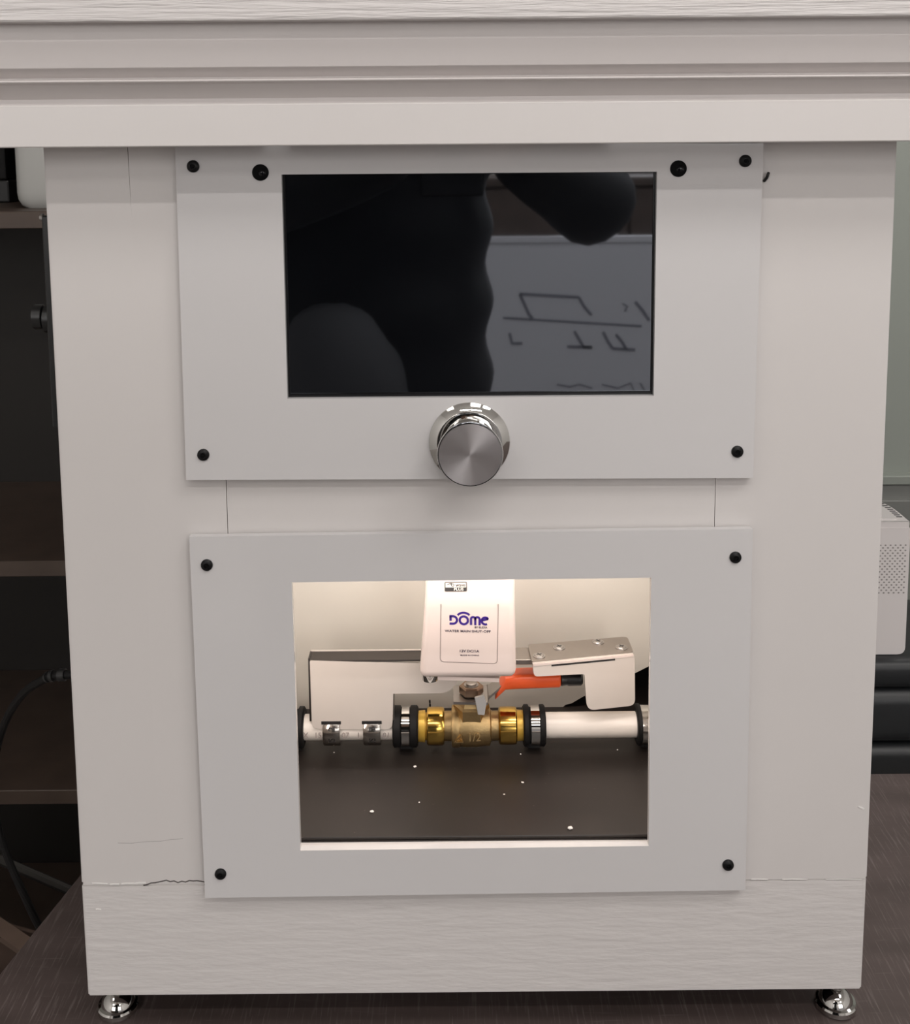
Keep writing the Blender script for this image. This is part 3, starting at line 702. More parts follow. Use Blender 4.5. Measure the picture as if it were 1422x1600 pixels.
obj('bracket_rim', bx((fp(613.5, 1100)[0], FY+.0006, fp(613, 1132)[1]), (fp(613.5, 1100)[0]+.0009, FY+.012, fp(613, 1083)[1])), m_steel_dark, br)
# hose clamps round pipe and bracket foot
RC = PR+.0030
m_strap = mat('clamp_strap', (.40, .37, .34), .16, 1)
for pa_, pb_ in ((505, 531.5), (568, 595)):
    xa, xb = X(pa_), X(pb_)
    hc = obj('hose_clamp', lathe(bm_new(), [(xa, RC-.0005), (xa, RC+.0004), (xa+.0008, RC+.0008), (xb-.0008, RC+.0008), (xb, RC+.0004), (xb, RC-.0005)], (0, PYc, pz), 'X', 48), m_strap, dev, True)
    xc = (xa+xb)/2
    for q, (sz, ang) in enumerate((('2', 68), ('IS', 108))):
        a = math.radians(ang); yy, zz_ = PYc-math.sin(a)*(RC+.0008), pz+math.cos(a)*(RC+.0008)
        text_obj('stamp', sz, (xc+.0006, yy, zz_), .0068, m_ink_k, hc, rot=(a, 0, 0), pre=PI/2, bold=.0001, thick=.0002)
    obj('clamp_slot', bx((xa-.0010, FY-.0003, pz+RC*.62), (xb+.0010, FY+.0018, pz+RC*.84), .0003), m_black, hc)
# ---- arm to the right: top plate with four screws, fork in front of the lever
AF = .108
def ap(x, y): p = at(x, y, AF); return (p.x, p.z)
zA = at(905, 1031, AF).z
P4 = [on(825, 1007, zA), on(980, 994.5, zA), on(990, 1019, zA), on(831, 1034, zA)]
arm = bm_new()
loop = rounded([(p.x, p.y) for p in P4], [.002, .004, .004, .002], 4)
ta = [arm.verts.new((p.x, p.y, zA)) for p in loop]; tb = [arm.verts.new((p.x, p.y, zA-.0018)) for p in loop]
arm.faces.new(ta); arm.faces.new(tb[::-1])
for i in range(len(ta)): arm.faces.new((ta[i], tb[i], tb[(i+1) % len(ta)], ta[(i+1) % len(ta)]))
ar = obj('arm_plate', arm, m_steel_dark, dev)
sm = None
for x, y in ((842.5, 1025), (873.5, 1012), (934.5, 1003.5), (971, 1012)):
    p = on(x, y, zA)
    if sm is None:
        b5 = lathe(bm_new(), [(zA-.0002, .0046), (zA+.0005, .0045), (zA+.0006, .0037), (zA+.0012, .0033), (zA+.0014, .0024), (zA+.00142, .0010)], (p.x, p.y, 0), 'Z', 20)
        n5 = len(b5.faces)
        for a5 in (.5, .5+PI/2):
            n6 = len(b5.verts); box(b5, (-.0022, -.00045, zA+.0011), (.0022, .00045, zA+.00148)); b5.verts.ensure_lookup_table()
            bmesh.ops.transform(b5, matrix=Matrix.Translation((p.x, p.y, 0)) @ Matrix.Rotation(a5, 4, 'Z'), verts=b5.verts[n6:])
        b5.faces.ensure_lookup_table()
        for f5 in b5.faces[n5:]: f5.material_index = 1
        sm = obj('screw', b5, [m_steel, m_blackpl], ar, True, origin=(p.x, p.y, zA))
    else: clone(sm, (p.x, p.y, zA), ar, 'screw')
# front plate follows the front edge of the top plate (slightly turned)
def on_front(x, y):
    a, b_ = P4[3], P4[2]; u = b_-a; nrm = Vector((-u.y, u.x, 0)); v_ = ray(x, y)
    return CAM+v_*((a-CAM).dot(nrm)/v_.dot(nrm))
fr = [(831.5, 1035), (989, 1020), (991, 1030), (991.5, 1101), (917, 1109), (912.5, 1052), (834, 1056)]
P7 = [on_front(*q) for q in fr]
u = (P4[2]-P4[3]); u.z = 0; u.normalize(); nrm = Vector((u.y, -u.x, 0))     # towards the camera
ls2 = [((p-P4[3]).dot(u), p.z) for p in P7]
rl = rounded(ls2, [.001, .001, .001, .005, .006, .0015, .003], 5)
bm = bm_new()
fv = [bm.verts.new(P4[3]*Vector((1, 1, 0)) .length*0 + Vector((P4[3].x, P4[3].y, 0))+u*p.x+nrm*.0012+Vector((0, 0, p.y))) for p in rl]
kv = [bm.verts.new(v.co-nrm*.0018) for v in fv]
bm.faces.new(fv); bm.faces.new(kv[::-1])
for i in range(len(fv)): bm.faces.new((fv[i], kv[i], kv[(i+1) % len(fv)], fv[(i+1) % len(fv)]))
obj('fork_plate', bm, m_bracket, ar)
def slotbox(name, x0, y0, x1, y1, h, m, off):
    a, b_ = on_front(x0, y0), on_front(x1, y1); bm = bm_new()
    q = [a, b_, b_-Vector((0, 0, h)), a-Vector((0, 0, h))]
    f_ = [bm.verts.new(p+nrm*off) for p in q]; g_ = [bm.verts.new(p+nrm*.0008) for p in q]
    bm.faces.new(f_); bm.faces.new(g_[::-1])
    for i in range(4): bm.faces.new((f_[i], g_[i], g_[(i+1) % 4], f_[(i+1) % 4]))
    return obj(name, bm, m, ar)
slotbox('slot', 861, 1037.5, 960.5, 1028, .0013, m_black, .00135)
slotbox('fold', 832, 1036, 988.5, 1021, .0016, m_device, .0018)
# grey link between housing and arm
pA, pB = on(805, 1024, zA-.004), on(830, 1021, zA-.004)
obj('arm_link', bx((pA.x-.004, AF+.006, zA-.0065), (pB.x+.006, AF+.026, zA-.0025), .0004), m_steel_dark, dev)
# thin black lead behind the valve
lead = spline([at(672, 1080, .165), at(673, 1092, .165), at(677, 1106, .166), at(682, 1113, .168), at(690, 1130, .172)], 5)
obj('lead_wire', tube(bm_new(), [p_+Vector((0, -.014, 0)) for p_ in lead], .0007, 8), m_blackpl, dev, True)
# paint chips lying on the inner floor
chips = [(648.5, 1198.5, .0011), (816.5, 1223, .0008), (788, 1241.5, .0006), (581, 1269, .0012), (655, 1254, .0005), (891.5, 1295, .0015), (813.5, 1178.5, .0005), (965, 1172, .0005), (522, 1176, .0005)]
chip_lab = ['white paint chip below the gap between left clamp and brass valve', 'white paint chip on the inner floor below the brass valve right fitting', 'smaller of two close white paint chips below the valve, nearer the front', 'white paint chip on the dark inner floor below the hose clamps', 'tiny white speck on the inner floor left of its centre', 'largest white paint chip, near the right front edge of the inner floor', 'tiny white speck just below the clamp right of the brass valve', 'tiny white speck below the plain pipe at the right', 'tiny white speck just below the left hose clamp']
for ci, (x, y, r) in enumerate(chips):
    p = on(x, y, FLZ); bm = bm_new(); bmesh.ops.create_icosphere(bm, subdivisions=1, radius=1)
    for v in bm.verts: v.co = Vector((v.co.x*r*1.4, v.co.y*r*1.1, v.co.z*r*.6))*random.uniform(.8, 1.2)+Vector((p.x, p.y, FLZ+r*.45))
    tag(obj('paint_chip', bm, m_chip), chip_lab[ci], 'chip', 'white chips on the dark inner floor')
# ------------------------------------------------------------------ background left: shelf unit and its contents
SY = .80
su = empty('shelf_unit', (-1.0, SY+.2, FLOOR_Z), 'dark walnut laminate shelf unit standing left behind the white cabinet', 'shelf')
SX0, SX1 = -1.75, -.34
tops = []
for y_t, y_b in ((330, 357), (877, 901), (1235, 1257)):
    zt, zb = at(60, y_t, SY).z, at(60, y_b, SY).z; tops.append(zt)
    obj('shelf_board', bx((SX0+.02, SY, zb), (SX1-.02, SY+.36, zt), .001), m_shelf, su)
zlow = FLOOR_Z+.08
obj('shelf_board', bx((SX0+.02, SY, zlow-.025), (SX1-.02, SY+.36, zlow), .001), m_shelf, su)
obj('shelf_board', bx((SX0+.02, SY, tops[0]+.36), (SX1-.02, SY+.36, tops[0]+.385), .001), m_shelf, su)
for x in (SX0, SX1-.02): obj('side_panel', bx((x, SY, FLOOR_Z), (x+.02, SY+.37, tops[0]+.385), .001), m_shelf, su)
obj('back_panel', bx((SX0+.02, SY+.36, FLOOR_Z), (SX1-.02, SY+.37, tops[0]+.385)), m_shelfback, su)
# milky plastic jug and a black box on the top shelf
jp = on(44, 326, tops[0]); jx0 = at(19, 290, jp.y).x; JW = .15
jr = empty('plastic_jug', (jx0+JW/2, jp.y+.05, tops[0]), 'milky plastic jug on the top shelf at the upper left', 'jug')
bm = bm_new(); prev = None
for z, sc_, in ((0, .86), (.004, .93), (.012, .985), (.022, 1), (.15, 1), (.19, .96), (.22, .75), (.235, .4)):
    rr = rounded([(jx0+JW/2-JW/2*sc_, jp.y+.05-.05*sc_), (jx0+JW/2+JW/2*sc_, jp.y+.05-.05*sc_), (jx0+JW/2+JW/2*sc_, jp.y+.05+.05*sc_), (jx0+JW/2-JW/2*sc_, jp.y+.05+.05*sc_)], .022*sc_, 4)
    ring = [bm.verts.new((p.x, p.y, tops[0]+z)) for p in rr]
    if prev:
        for i in range(len(ring)): bm.faces.new((prev[i], prev[(i+1) % len(ring)], ring[(i+1) % len(ring)], ring[i]))
    else: bm.faces.new(ring[::-1])
    prev = ring
bm.faces.new(prev); obj('body', bm, m_jug, jr, True)
obj('cap', lathe(bm_new(), [(.235, .021), (.255, .021), (.257, .019)], (jx0+JW/2, jp.y+.05, tops[0]), 'Z', 20), m_blackpl, jr, True)
bp_ = Vector((0, SY+.2, 0)); xr_ = at(14, 290, bp_.y).x
br_ = empty('storage_box', (xr_-.1, bp_.y+.06, tops[0]), 'black storage box beside the milky jug on the top shelf', 'box')
obj('body', bx((xr_-.2, bp_.y, tops[0]), (xr_, bp_.y+.1, tops[0]+.034), .003, 2), m_blackpl, br_)
obj('lid', bx((xr_-.203, bp_.y-.003, tops[0]+.034), (xr_-.002, bp_.y+.103, tops[0]+.13), .003, 2), m_rubber, br_)
# power cord from the cabinet's left side: plug sleeve with ribs and the cable
cd = empty('power_cord', (-.30, .12, .22), 'black power cord curving from the left side of the cabinet down behind the table edge', 'cord')
cz = at(112, 1052, .12)
path = [(-W2-.001, .12, cz.z)]+[tuple(at(x, y, Y)) for x, y, Y in ((92, 1055, .12), (66, 1063, .13), (38, 1082, .15), (14, 1116, .18), (-4, 1165, .2), (-10, 1225, .215), (-4, 1290, .22), (14, 1345, .22), (36, 1395, .22), (62, 1450, .23), (95, 1515, .25))]
path += [(path[-1][0]+.01, .27, -.3), (path[-1][0]+.01, .3, FLOOR_Z+.006)]
obj('cable', tube(bm_new(), spline(path, 6), .0032, 10), m_rubber, cd, True)
sp2 = spline(path[:4], 6)
for i in range(6):
    p = Vector(path[0]).lerp(Vector(path[1]), .15+i*.25) if i < 4 else sp2[5+i]
    p = spline(path[:4], 8)[1+i*2]; q = spline(path[:4], 8)[2+i*2]
    obj('strain_relief', tube(bm_new(), [p, q], .0056-.0003*i, 12), m_blackpl, cd, True)
# boxes low behind the table's left edge
def carton(x0, y0, z0, dx, dy, dz, rz, label):
    t = empty('cardboard_carton', (x0, y0, z0), label, 'box')
    Mx = Matrix.Translation(Vector((x0, y0, z0))) @ Matrix.Rotation(rz, 4, 'Z')
    def pc(name, a, b_, m=m_card):
        bm = bx(a, b_, .001); bmesh.ops.transform(bm, matrix=Mx, verts=bm.verts[:]); obj(name, bm, m, t)
    pc('bottom', (-dx/2, -dy/2, 0), (dx/2, dy/2, .004))
    pc('side', (-dx/2, -dy/2, .004), (-dx/2+.005, dy/2, dz)); pc('side', (dx/2-.005, -dy/2, .004), (dx/2, dy/2, dz))
    pc('side', (-dx/2+.005, -dy/2, .004), (dx/2-.005, -dy/2+.005, dz)); pc('side', (-dx/2+.005, dy/2-.005, .004), (dx/2-.005, dy/2, dz))
    pc('flap', (-dx/2, -dy/2-.09, dz-.002), (dx/2, -dy/2, dz+.003))
c1 = at(10, 1475, .55)
carton(c1.x-.12, .52, FLOOR_Z, .40, .20, c1.z-FLOOR_Z, -.35, 'open brown carton on the floor at the lower left behind the table edge')
zt_c = c1.z+.0035
pA, pB = on(-26, 1438, zt_c), on(44, 1486, zt_c); dv = (pB-pA).normalized(); sv = Vector((-dv.y, dv.x, 0))*.010
bm = bm_new(); q4 = [pA-sv, pB-sv, pB+sv, pA+sv]
f4 = [bm.verts.new((q.x, q.y, zt_c)) for q in q4]; g4 = [bm.verts.new((q.x, q.y, zt_c+.007)) for q in q4]
bm.faces.new(f4[::-1]); bm.faces.new(g4)
for i in range(4): bm.faces.new((f4[i], f4[(i+1) % 4], g4[(i+1) % 4], g4[i]))
tag(obj('wooden_batten', bm, mat('batten_wood', (.16, .11, .085), .6, noise=.15, nscale=40)), 'short brown wooden batten lying across the open carton at the lower left', 'batten')
st_ = empty('steel_stand', (-.62, .72, FLOOR_Z), 'dark metal stand with a slanted bar behind the table at the lower left', 'stand')
a1, a2 = at(10, 1348, .735), at(125, 1398, .755)
obj('slanted_bar', tube(bm_new(), [a1-(a2-a1)*.6, a1, a2, a2+(a2-a1)*.3], .0065, 8), mat('dull_metal', (.06, .055, .05), .5, .5), st_, True)
e1 = a1-(a2-a1)*.6; e2 = a2+(a2-a1)*.3
for e in (e1, e2): obj('leg', tube(bm_new(), [Vector((e.x, e.y+.004, e.z)), Vector((e.x, e.y+.02, FLOOR_Z))], .0065, 8), m_blackpl, st_, True)
# ------------------------------------------------------------------ background right: sofa and white device on it
FYs = yb+.10
zs_top = at(1395, 1019, FYs+.02).z
sf = empty('sofa', (.95, FYs+.4, FLOOR_Z), 'black channel-quilted leather sofa behind the table at the right', 'sofa')
SXa, SXb = .02, 1.75
zs = [zs_top, at(1395, 1079, FYs).z, at(1395, 1167, FYs).z]
zs.append(zs[-1]-(zs[1]-zs[2])); zs.append(zs[-1]-.06); zs.append(zs[-1]-.06)
for k in range(5):
    z0, z1 = zs[k+1], zs[k]
    obj('back_channel', bx((SXa+.15, FYs, z0), (SXb-.15, FYs+.16, z1-.0006), min(.016, (z1-z0)*.33), 4), m_leather, sf, True)
obj('back_frame', bx((SXa+.15, FYs+.01, FLOOR_Z+.1), (SXb-.15, FYs+.15, zs[5])), m_leather, sf)
for x in (SXa, SXb-.15): obj('armrest', bx((x, FYs, FLOOR_Z+.1), (x+.15, FYs+.8, FLOOR_Z+.62), .03, 3), m_leather, sf, True)
for k in range(2):
    xa = SXa+.15+k*((SXb-SXa-.3)/2)
    obj('seat_cushion', bx((xa, FYs+.16, FLOOR_Z+.28), (xa+(SXb-SXa-.3)/2-.001, FYs+.8, FLOOR_Z+.44), .03, 3), m_leather, sf, True)
obj('seat_base', bx((SXa+.15, FYs+.15, FLOOR_Z+.1), (SXb-.15, FYs+.78, FLOOR_Z+.28)), m_leather, sf)
for x in (SXa+.05, SXb-.05):
    for y in (FYs+.06, FYs+.74): obj('leg', lathe(bm_new(), [(0, .018), (.1, .024)], (x, y, FLOOR_Z), 'Z', 14), m_chrome, sf, True)
# white device
RF = FYs+.015
rt_ = empty('network_device', (.5, RF+.06, zs_top), 'white plastic network device with vent slots standing on the sofa back', 'device')
def rp(x, y, Y=RF): p = at(x, y, Y); return (p.x, p.z)
xR = rp(1419.5, 900)[0]; xLd = xR-.15; zt = rp(1400, 825)[1]; zb = zs_top
pts = rounded([(xLd, zb), (xR, zb), (xR, zt), (xLd, zt)], [.008, .008, .001, .001], 5)
bd_ = obj('body', prism(bm_new(), [tuple(v) for v in pts], RF, RF+.11), m_router, rt_)
# domed top, seen from above: panel inside a slotted rim
ztop = zt+.001
bm = bm_new()
d0 = on(1400, 825, zt).y; d1 = on(1395, 783, zt).y
tp = rounded([(xLd, RF+.001), (xR-.0005, RF+.001), (xR-.0005, RF+.06), (xR-.035, RF+.108), (xLd, RF+.108)], [.001, .001, .03, .03, .001], 6)
a_ = [bm.verts.new((p.x, p.y, zt)) for p in tp]; b_ = [bm.verts.new((p.x, p.y, zt+.006)) for p in tp]
bm.faces.new(a_[::-1]); bm.faces.new(b_)
for i in range(len(a_)): bm.faces.new((a_[i], a_[(i+1) % len(a_)], b_[(i+1) % len(a_)], b_[i]))
bmesh.ops.bevel(bm, geom=[e for e in bm.edges if all(v.co.z > zt+.005 for v in e.verts)], offset=.002, segments=2, affect='EDGES')
tpo = obj('top_cover', bm, m_router, rt_, True)
ip = rounded([(xLd+.01, RF+.008), (xR-.010, RF+.008), (xR-.012, RF+.055), (xR-.044, RF+.094), (xLd+.01, RF+.094)], [.001, .004, .02, .02, .001], 6)
bm = bm_new(); a_ = [bm.verts.new((p.x, p.y, zt+.0058)) for p in ip]; b_ = [bm.verts.new((p.x, p.y, zt+.0072)) for p in ip]
bm.faces.new(a_[::-1]); bm.faces.new(b_)
for i in range(len(a_)): bm.faces.new((a_[i], a_[(i+1) % len(a_)], b_[(i+1) % len(a_)], b_[i]))
obj('top_panel', bm, m_router, tpo)
rim = [(p.x, p.y) for p in rounded([(xR-.0055, RF+.016), (xR-.0055, RF+.058), (xR-.0375, RF+.101), (xLd+.004, RF+.101)], [0, .03, .03, 0], 10)]
rim = [Vector(p) for p in rim]; acc = 0; nxt = 0; vm = None
tot = sum((rim[i+1]-rim[i]).length for i in range(len(rim)-1)); s0 = 0.0
slots = [i*.0058 for i in range(int(tot/.0058))]
for s_ in slots:
    d = 0
    for i in range(len(rim)-1):
        L_ = (rim[i+1]-rim[i]).length
        if d+L_ >= s_:
            p = rim[i].lerp(rim[i+1], (s_-d)/L_ if L_ else 0); tdir = (rim[i+1]-rim[i]).normalized(); break
        d += L_
    if vm is None: vm = obj('vent_slot', bx((p.x-.0013, p.y-.0030, zt+.0055), (p.x+.0013, p.y+.0030, zt+.0063)), m_vent, tpo)
    else:
        vm2 = clone(vm, (p.x, p.y, zt+.0059), tpo, 'vent_slot')
        vm2.rotation_euler = (0, 0, math.atan2(tdir.y, tdir.x))
vm.rotation_euler = (0, 0, PI/2)
# perforated field on the front: two offset grids of small pits (too small to pick apart singly)
bm = bm_new()
xa_, za0 = rp(1374, 852); xb_, za1 = rp(1418, 926)
nr = 19
for r in range(nr):
    z = za0+(za1-za0)*r/(nr-1); cnt = 12
    for c in range(cnt):
        x = xb_-.004-(c+.5*(r % 2))*.0051
        vs = [bm.verts.new((x+.0011*math.cos(PI/3*i), RF-.0002, z+.0009*math.sin(PI/3*i))) for i in range(6)]
        ks = [bm.verts.new((v.co.x, RF+.0006, v.co.z)) for v in vs]
        bm.faces.new(vs); 
        for i in range(6): bm.faces.new((vs[i], ks[i], ks[(i+1) % 6], vs[(i+1) % 6]))
pf = obj('perforation', bm, m_perf, bd_); pf['kind'] = 'stuff'
# ------------------------------------------------------------------ behind the camera (seen mirrored in the screen)
wb = empty('rolling_whiteboard', (1.0, -2.2, FLOOR_Z), 'low rolling whiteboard with handwriting, reflected in the dark screen', 'whiteboard')
def mir(px, py, Yb):   # mirrored sight line: where a reflection in the screen plane stands
    p = at(px, py, -Yb); return Vector((p.x, Yb, p.z))
YB = -2.2
zt = mir(900, 378, YB).z; zbm = FLOOR_Z+.3; wx0, wx1 = -.12, 1.9
obj('board', bx((wx0, YB-.01, zbm), (wx1, YB, zt)), m_wb, wb)
fr = bm_new(); box(fr, (wx0-.02, YB-.014, zbm-.02), (wx1+.02, YB+.004, zbm)); box(fr, (wx0-.02, YB-.014, zt), (wx1+.02, YB+.004, zt+.015))
box(fr, (wx0-.02, YB-.014, zbm), (wx0, YB+.004, zt)); box(fr, (wx1, YB-.014, zbm), (wx1+.02, YB+.004, zt)); obj('frame', fr, m_wb, wb)
for x in (wx0+.1, wx1-.1):
    lb = bm_new(); box(lb, (x-.02, YB-.03, FLOOR_Z+.06), (x+.02, YB-.012, zbm)); box(lb, (x-.02, YB-.3, FLOOR_Z+.04), (x+.02, YB+.25, FLOOR_Z+.06)); obj('leg', lb, m_wbframe, wb)
    for y in (YB-.28, YB+.23): obj('castor', lathe(bm_new(), [(-.012, .02), (.012, .02)], (x, y, FLOOR_Z+.02), 'X', 16), m_blackpl, wb, True)
bm = bm_new()
def wl(pts, wd=.006):
    q = [mir(x, y, YB) for x, y in pts]; stroke(bm, [(p.x, p.z) for p in q], wd, YB, YB+.0012)
wl([(786, 496), (1002, 509)], .0055)
for pts in ([(812, 459), (820, 476), (826, 490), (832, 497)], [(904, 464), (912, 478), (924, 492)], [(812, 459), (904, 464)], [(992, 471), (1004, 485), (1014, 500)], [(796, 520), (800, 536), (816, 536)], [(897, 517), (906, 532), (912, 542), (925, 542)], [(886, 541), (925, 542)], [(942, 518), (950, 534), (957, 544)], [(962, 522), (972, 534), (978, 545)], [(957, 544), (992, 546)]):
    wl(pts, .0075)
for pts in ([(972, 474), (980, 478), (976, 486)], [(870, 600), (890, 604), (905, 600), (925, 606)], [(940, 600), (965, 606), (985, 598), (990, 610)], [(1000, 598), (1008, 612)]): wl(pts, .004)
o = obj('handwriting', bm, mat('marker_grey', (.22, .22, .26), .5), wb); o['kind'] = 'stuff'
sb = empty('sideboard', (.1, -3.4, FLOOR_Z), 'long dark sideboard under the windows behind the photographer', 'sideboard')  # unseen piece added to keep the screen reflection dark above the whiteboard
obj('carcass', bx((-1.9, -3.58, FLOOR_Z+.08), (2.1, -3.2, .42)), m_shelf, sb); obj('worktop', bx((-1.92, -3.59, .42), (2.12, -3.17, .45), .003), m_shelf, sb)
obj('plinth', bx((-1.86, -3.55, FLOOR_Z), (2.06, -3.25, FLOOR_Z+.08)), m_black, sb)
for i in range(8):
    d = obj('door', bx((-1.895+i*.4995, -3.2, FLOOR_Z+.09), (-1.905+(i+1)*.4995, -3.18, .41), .002), m_shelf, sb)
    obj('handle', bx((-1.45+i*.4995, -3.18, .2), (-1.44+i*.4995, -3.165, .34), .002), m_steel, d)
# photographer
def skin_mesh(name, verts, edges, radii, m, parent, root=0, sub=2):
    me = bpy.data.meshes.new(name); me.from_pydata(verts, edges, []); o = bpy.data.objects.new(name, me); S.collection.objects.link(o)
    md = o.modifiers.new('skin', 'SKIN'); md.use_smooth_shade = True
    sv = me.skin_vertices[0].data
    for i, r in enumerate(radii): sv[i].radius = r if isinstance(r, tuple) else (r, r); sv[i].use_root = (i == root)
    if sub: s_ = o.modifiers.new('sub', 'SUBSURF'); s_.levels = sub; s_.render_levels = sub
    dg = bpy.context.evaluated_depsgraph_get(); m2 = bpy.data.meshes.new_from_object(o.evaluated_get(dg)); bpy.data.objects.remove(o)
    b2 = bm_new(); b2.from_mesh(m2); return obj(name, b2, m, parent, True)
PXc, PYp = -.13, -1.02
man = empty('person', (PXc, PYp, FLOOR_Z), 'standing person in black clothes with a grey waist bag holding a phone up', 'person')
fz = FLOOR_Z
class Sk:
    def __init__(s): s.v, s.e, s.r = [], [], []
    def add(s, p, r, par=None):
        s.v.append(tuple(p)); s.r.append(r)
        if par is not None: s.e.append((par, len(s.v)-1))
        return len(s.v)-1
    def chain(s, par, pts):
        for p, r in pts: par = s.add(p, r, par)
        return par
hip = (PXc, PYp-.02, fz+.94)
phx, phy, phz = CAM.x, CAM.y-.014, CAM.z-.012      # phone centre
sh = {1: (PXc+.185, PYp, fz+1.42), -1: (PXc-.185, PYp, fz+1.42)}
el = {1: (PXc+.33, PYp+.10, fz+1.235), -1: (PXc-.30, PYp+.10, fz+1.20)}
wr = {1: (phx+.085, phy-.055, phz-.012), -1: (phx-.085, phy-.055, phz-.012)}
B = Sk()
h0 = B.add(hip, .115)
tor = B.chain(h0, [((PXc, PYp-.015, fz+1.08), .108), ((PXc, PYp-.01, fz+1.25), .115)])
ch = B.add((PXc, PYp, fz+1.40), .105, tor)
nk = B.chain(ch, [((PXc, PYp+.01, fz+1.49), (.058, .06)), ((PXc, PYp+.025, fz+1.545), (.055, .058))])
jaw = B.add((PXc, PYp+.05, fz+1.585), (.062, .075), nk)
hd = B.chain(jaw, [((PXc, PYp+.045, fz+1.64), (.074, .092)), ((PXc, PYp+.04, fz+1.695), (.074, .095)), ((PXc, PYp+.035, fz+1.735), (.055, .07))])
nose = B.chain(jaw+1, [((PXc, PYp+.135, fz+1.632), .014), ((PXc, PYp+.152, fz+1.622), .011)])
for s in (1, -1):
    B.chain(jaw+1, [((PXc+s*.074, PYp+.035, fz+1.64), (.012, .024)), ((PXc+s*.086, PYp+.028, fz+1.645), (.010, .026))])
for s in (1, -1):
    e_ = B.chain(ch, [(sh[s], .058)])
    mid = tuple((Vector(sh[s])+Vector(el[s]))/2); e_ = B.chain(e_, [(mid, .050), (el[s], .042)])
    m2_ = tuple(Vector(el[s]).lerp(Vector(wr[s]), .45)); e_ = B.chain(e_, [(m2_, .039), (wr[s], .027)])
    W_ = Vector(wr[s]); palm = Vector((phx+s*.056, phy-.022, phz+.012))
    pm = B.add(W_.lerp(palm, .6), (.034, .017), e_); 
    pe = B.add(palm, (.032, .014), pm)
    # four fingers behind the phone's far edge, thumb on its near face
    for j in range(4):
        dz_ = .030-.020*j; ln = (.9, 1.0, .95, .8)[j]
        kn_ = Vector((phx+s*.050, phy+.012, phz+dz_+.012))
        B.chain(pe, [(kn_, .0095), (kn_+Vector((-s*.014*ln, .010, .004)), .0085), (kn_+Vector((-s*.032*ln, .0115, .006)), .0075), (kn_+Vector((-s*.042*ln, .0115, .006)), .0065)])
    B.chain(pm, [(W_.lerp(palm, .55)+Vector((-s*.006, -.010, .028)), .013), (Vector((phx+s*.036, phy-.022, phz+.040)), .0105), (Vector((phx+s*.022, phy-.021, phz+.058)), .0085)])
    lg = B.chain(h0, [((PXc+s*.095, PYp-.02, fz+.84), (.088, .092)), ((PXc+s*.11, PYp-.01, fz+.66), .075), ((PXc+s*.115, PYp, fz+.47), .054), ((PXc+s*.12, PYp-.02, fz+.30), .052), ((PXc+s*.12, PYp-.03, fz+.09), .034)])
    B.chain(lg, [((PXc+s*.125, PYp+.03, fz+.045), (.035, .03)), ((PXc+s*.13, PYp+.12, fz+.032), (.036, .022))])
skin_mesh('body', B.v, B.e, B.r, m_skin, man)
J = Sk()
j0 = J.add((PXc, PYp-.018, fz+.80), .19)
jt = J.chain(j0, [((PXc+.012*(-1)**k, PYp-.015, fz+.80+.058*(k+1)), (.192+.008*(-1)**k)) for k in range(9)])
jc = J.add((PXc, PYp, fz+1.39), .155, jt); J.chain(jc, [((PXc, PYp+.005, fz+1.475), (.085, .085))])
for s in (1, -1):
    e_ = J.chain(jc, [(sh[s], .080)]); prev_p = Vector(sh[s])
    for tg, r0, r1 in ((Vector(el[s]), .076, .070), (Vector(wr[s]), .066, .046)):
        for q in range(1, 5):
            t_ = q/4; e_ = J.add(tuple(prev_p.lerp(tg, t_)), (r0+(r1-r0)*t_)*(1.06 if q % 2 else .97), e_)
        prev_p = tg
    J.add(tuple(Vector(wr[s]).lerp(Vector((phx+s*.056, phy-.022, phz+.012)), .35)), .042, e_)
skin_mesh('jacket', J.v, J.e, J.r, m_coat, man)
Q = Sk(); q0 = Q.add((PXc, PYp-.02, fz+.93), .145); 
for s in (1, -1):
    Q.chain(q0, [((PXc+s*.095, PYp-.02, fz+.83), (.102, .104)), ((PXc+s*.11, PYp-.01, fz+.66), .090), ((PXc+s*.115, PYp, fz+.47), .072), ((PXc+s*.12, PYp-.02, fz+.30), .066), ((PXc+s*.12, PYp-.025, fz+.09), .058)])
U = Sk(); u0 = U.add((PXc-.03, PYp+.115, fz+.80), .10); U.chain(u0, [((PXc-.03, PYp+.12, fz+.95), .112), ((PXc-.04, PYp+.115, fz+1.06), .095), ((PXc-.06, PYp+.10, fz+1.12), .06)])
skin_mesh('waist_bag', U.v, U.e, U.r, mat('grey_bag_cloth', (.11, .11, .115), .9), man)  # grey jumper bulge, shaped for the rounded grey patch in the screen reflection
skin_mesh('trousers', Q.v, Q.e, Q.r, m_jumper, man)
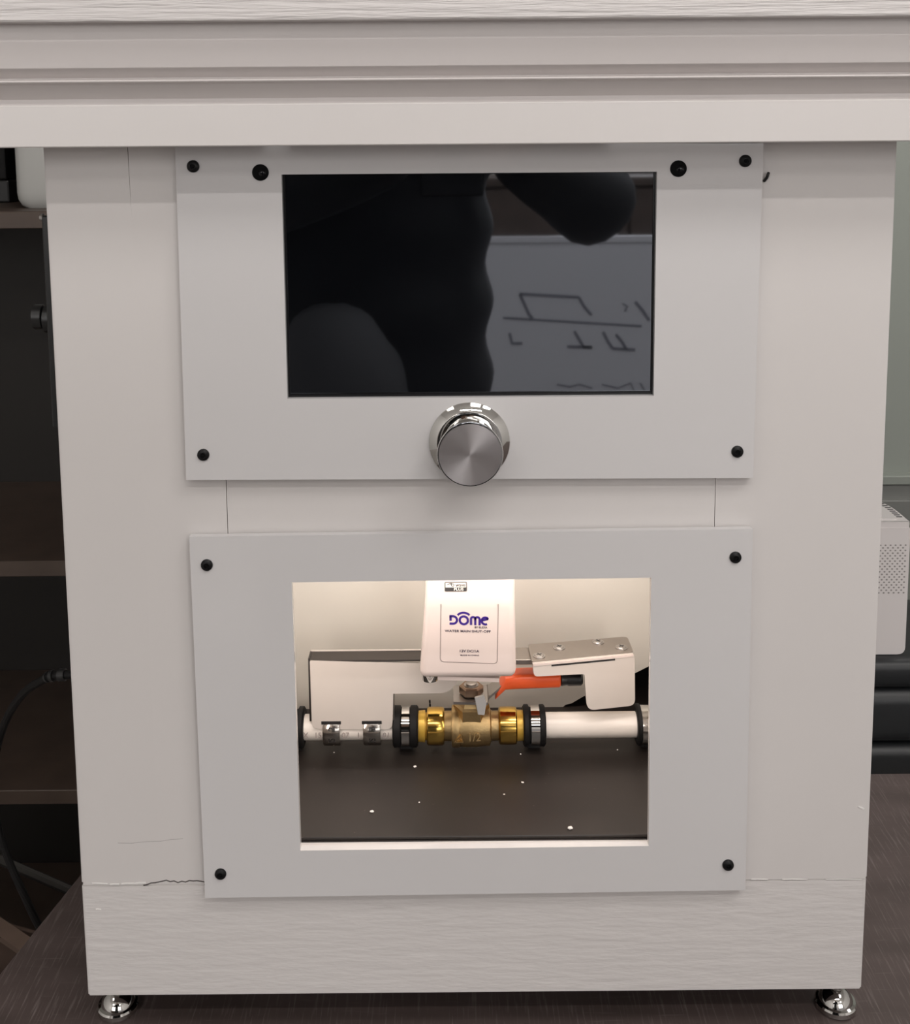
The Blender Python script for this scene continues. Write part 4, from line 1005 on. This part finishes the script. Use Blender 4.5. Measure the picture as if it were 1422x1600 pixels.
for s in (1, -1):
    sk = Sk(); a = sk.add((PXc+s*.12, PYp-.045, fz+.062), (.044, .046)); sk.chain(a, [((PXc+s*.125, PYp+.03, fz+.05), (.046, .04)), ((PXc+s*.13, PYp+.12, fz+.036), (.046, .03)), ((PXc+s*.132, PYp+.16, fz+.03), (.034, .022))])
    skin_mesh('shoe', sk.v, sk.e, sk.r, m_shoe, man)
hm = bm_new(); bmesh.ops.create_uvsphere(hm, u_segments=28, v_segments=18, radius=1)
for v in hm.verts:
    d_ = v.co.copy(); k_ = 1+.04*math.sin(9*d_.x+4*d_.z)*math.cos(8*d_.y)
    v.co = Vector((d_.x*.104*k_, d_.y*.118*k_-.012, d_.z*.098*k_))+Vector((PXc, PYp+.03, fz+1.695))
bmesh.ops.delete(hm, geom=[v for v in hm.verts if v.co.y > PYp+.075 and v.co.z < fz+1.715], context='VERTS'); obj('hair', hm, m_hair, man, True)
for s in (1, -1):
    eb = bm_new(); bmesh.ops.create_uvsphere(eb, u_segments=14, v_segments=10, radius=.0125)
    bmesh.ops.translate(eb, verts=eb.verts[:], vec=(PXc+s*.032, PYp+.122, fz+1.655)); ey = obj('eye', eb, m_eye, man, True)
    eb = bm_new(); bmesh.ops.create_uvsphere(eb, u_segments=12, v_segments=8, radius=.006); bmesh.ops.translate(eb, verts=eb.verts[:], vec=(PXc+s*.031, PYp+.1295, fz+1.654)); obj('iris', eb, m_iris, ey, True)
mb = bm_new(); tube(mb, [(PXc-.025, PYp+.122, fz+1.588), (PXc-.01, PYp+.131, fz+1.592), (PXc+.01, PYp+.131, fz+1.592), (PXc+.025, PYp+.122, fz+1.588)], .005, 8); obj('mouth', mb, m_lip, man, True)
ph = empty('phone', (phx, phy, phz-.060), 'black phone held up in both hands in front of the cabinet', 'phone')
obj('case', bx((phx-.038, phy-.006, phz-.060), (phx+.038, phy+.003, phz+.085), .003, 2), m_phone, ph)
obj('display', bx((phx-.035, phy-.0068, phz-.056), (phx+.035, phy-.006, phz+.081)), m_glass, ph)
obj('camera_module', bx((phx-.012, phy+.003, phz+.016), (phx+.012, phy+.0048, phz+.042), .0008), m_phone, ph)
bpy.context.view_layer.update()
